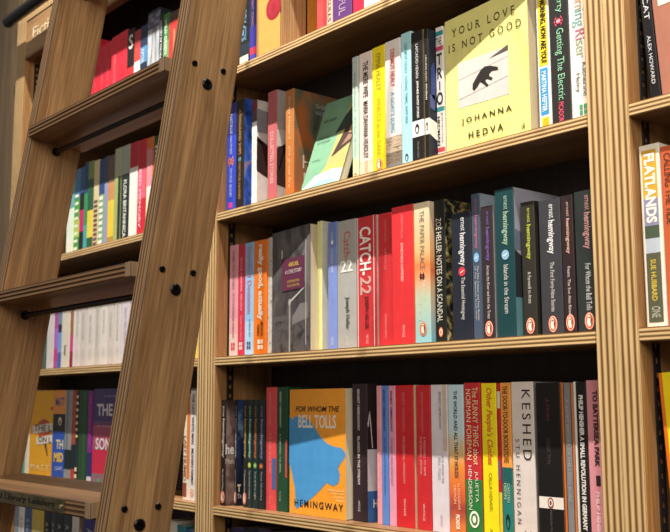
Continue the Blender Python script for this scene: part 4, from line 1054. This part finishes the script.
TREADS = [.331 + .256, .3295, .0800, -.1845, -.44, -.696, -.952, -1.208]
NOSE = .008
TT = .0165
for k, z in enumerate(TREADS):
    yf = on_front(z) - NOSE
    yb = on_front(z) + LW - .001
    x0, x1 = XL_ - .0, XR - LT
    vs, fs, idx = [], [], []
    def quad(a, b, c, d, m):
        n = len(vs); vs.extend([a, b, c, d]); fs.append((n, n + 1, n + 2, n + 3)); idx.append(m)
    # nosing profile: three rounded lips with two grooves, running from the left rail to 27 mm short of the right rail
    g = .0045
    lip = []
    for q in range(3):
        za = z - TT * q / 3; zb = z - TT * (q + 1) / 3
        lip += [(yf + .0010, za - .0001), (yf, za - TT * .05), (yf, zb + TT * .07), (yf + .0010, zb + TT * .035)]
        if q < 2: lip += [(yf + g, zb + TT * .03), (yf + g, zb - TT * .03)]
    xg = x1 - .014
    for (ya, za), (yb2, zb) in zip(lip[:-1], lip[1:]):
        quad((x0, ya, za), (x0, yb2, zb), (xg, yb2, zb), (xg, ya, za), 1)
    quad((xg, yf - .0004, z), (xg, yf - .0004, z - TT), (x1, yf - .0004, z - TT), (x1, yf - .0004, z), 2)
    n = len(vs); vs.extend([(xg, y, zz) for y, zz in lip] + [(xg, yf - .0004, z - TT), (xg, yf - .0004, z)]); fs.append(tuple(range(n, n + len(lip) + 2))); idx.append(2)
    # top, underside, back, ends
    quad((x0, yf + .001, z), (xg, yf + .001, z), (xg, yb, z), (x0, yb, z), 0)
    quad((xg, yf - .0004, z), (x1, yf - .0004, z), (x1, yb, z), (xg, yb, z), 0)
    quad((x0, yf + .001, z - TT), (x0, yb, z - TT), (xg, yb, z - TT), (xg, yf + .001, z - TT), 0)
    quad((xg, yf - .0004, z - TT), (xg, yb, z - TT), (x1, yb, z - TT), (x1, yf - .0004, z - TT), 0)
    quad((x0, yb, z), (x1, yb, z), (x1, yb, z - TT), (x0, yb, z - TT), 0)
    quad((x0, yf + .001, z), (x0, yb, z), (x0, yb, z - TT), (x0, yf + .001, z - TT), 2)
    quad((x1, yf, z), (x1, yf, z - TT), (x1, yb, z - TT), (x1, yb, z), 2)
    cx, cy, cz = x0, yf, z - TT
    tilt = {1: -.009, 2: -.003, 3: .009}.get(k, 0) / (yb - yf)
    tr = keep(mesh_obj('tread', [(a - cx, b - cy, c - cz + (b - yf) * tilt) for a, b, c in vs], fs, [l_x, ply_tread, end_grain], None, idx, loc=(cx, cy, cz)))
    low = abs(z + .1845) < .001
    rz = z - (.024 if low else .0315); ry = on_front(rz) + .0412
    keep(tube('tie_rod', (XL_, ry, rz), (XR - LT, ry, rz), .0038, ink('1E1A1A', .4, .3)))
    keep(tube('washer', (XL_ + .0002, ry, rz), (XL_ + .0025, ry, rz), .0066, ink('18161A', .4, .3)))
    for off, dz, r in ((.0192, -.006 if low else -.0095, .0037), (.060, -.006 if low else -.0105, .0037), (.0405, rz - z, .0068)):
        zz = z + dz
        bolt(XR, on_front(zz) + off, zz, r)
    if abs(z + .1845) < .001:     # engraved brass plate on this tread
        pz0, pz1 = z - TT + .0004, z - .0006
        px0, px1 = x0 + .012, .4235
        bm = bmesh.new(); bmesh.ops.create_cube(bm, size=1)
        for v in bm.verts:
            v.co = Vector((px0 + (v.co.x + .5) * (px1 - px0), yf - .0012 + (v.co.y + .5) * .0014, pz0 + (v.co.z + .5) * (pz1 - pz0)))
        bmesh.ops.bevel(bm, geom=list(bm.edges), offset=.0003, segments=1, affect='EDGES')
        plate = keep(bm_obj('brass_plate', bm, [blotch_metal]))
        v2, f2 = text_shape('Hand Framed Library Ladders', 'rb')
        L = mesh_obj('plate_engraving', [(px0 + .02 + (px1 - px0 - .045) * u, yf - .0015, pz0 + (pz1 - pz0) * (.22 + .56 * v)) for u, v in v2], f2, ink('1E1A12', .6), plate)
        for sx in (px0 + .008, px1 - .008):
            s_ = tube('plate_screw', (sx, yf - .0012, (pz0 + pz1) / 2), (sx, yf - .0022, (pz0 + pz1) / 2), .0022, ink('D8CFA8', .2, .9))
            s_.parent = plate
# feet and top hooks
for x in (XL_ - LT / 2, XR - LT / 2):
    o = keep(board('rubber_foot', x - .016, x + .016, on_front(FLOOR) - .004, on_front(FLOOR) + LW + .004, FLOOR, FLOOR + .014, [ink('161616', .7)]))
RY, RZ, RR = -.035, .8970, .0148
for x in (XL_ - LT / 2, XR - LT / 2):
    yt = on_front(.855) + LW
    o = keep(tube('top_hook', (x, yt - .01, .855), (x, RY - .004, RZ + RR + .0085), .0055, BLACK))

# the rail the ladder runs along
rail = empty('ladder_rail', (-.30, RY, RZ), (0, 0, 0), 'round black metal ladder rail with a domed end above the lettered header board', 'rail')
o = tube('rail_tube', (-.932, RY, RZ), (1.65, RY, RZ), RR, ink('15161A', .3, .2), None, 28, round_end=.006)
o.parent = rail; o.matrix_parent_inverse = Matrix.Translation(-rail.location)
for x in (-.60, .05, .86, 1.5):
    o = tube('wall_bracket', (x, RY, RZ), (x, .001, RZ), .006, BLACK)
    o.parent = rail; o.matrix_parent_inverse = Matrix.Translation(-rail.location)

# ------------------------------------------------------------------ light
w = bpy.data.worlds.new('shop_light'); SC.world = w; w.use_nodes = True
bg = w.node_tree.nodes['Background']
bg.inputs['Color'].default_value = (1.0, .92, .82, 1)
bg.inputs['Strength'].default_value = WORLD
def spot(x, e, size=54, y=-.47, z=2.10, tx=None, rad=.010, colr=(1, .93, .83)):
    l = bpy.data.lights.new('ceiling_spot', 'SPOT')
    l.energy = e; l.spot_size = R(size); l.spot_blend = 1.0; l.shadow_soft_size = rad; l.color = colr
    o = bpy.data.objects.new('ceiling_spot', l); COL.objects.link(o)
    o.location = (x, y, z)
    d = Vector((tx if tx is not None else x, .27, 0)) - o.location
    o.rotation_euler = d.to_track_quat('-Z', 'Y').to_euler()
    return o
for x, e in SPOTS: spot(x, e)
al = bpy.data.lights.new('room_fill', 'AREA'); al.energy = ROOM; al.size = 1.6; al.color = (1, .90, .76)  # unseen soft fill for general store light, added to brighten fronts and ladder
ao = bpy.data.objects.new('room_fill', al); COL.objects.link(ao)
ao.location = (2.5, -2.1, 1.5)
ao.rotation_euler = (Vector((.3, 0, 0)) - ao.location).to_track_quat('-Z', 'Y').to_euler()

# ------------------------------------------------------------------ camera
cam = bpy.data.cameras.new('camera'); co = bpy.data.objects.new('camera', cam); COL.objects.link(co)
m = Matrix(((0.64683919, 0.10778573, 0.75497106), (0.76261796, -0.08675721, -0.6410047), (-0.00359197, 0.99038145, -0.1383173))).to_4x4()
m = Matrix.Rotation(-1.2 / 991.5, 4, 'Z') @ m
m.translation = (1.4786274, -0.97804619, -0.08117426)
co.matrix_world = m
cam.sensor_width = 36; cam.lens = 36 * 991.524 / 670
cam.clip_start = .02
cam.dof.use_dof = True
cam.dof.focus_distance = 1.32
cam.dof.aperture_fstop = 11
SC.camera = co
vs_ = SC.view_settings
SC.display_settings.display_device = 'sRGB'
vs_.view_transform = 'Standard'; vs_.look = 'None'; vs_.gamma = 1; vs_.exposure = 0
vs_.use_curve_mapping = False
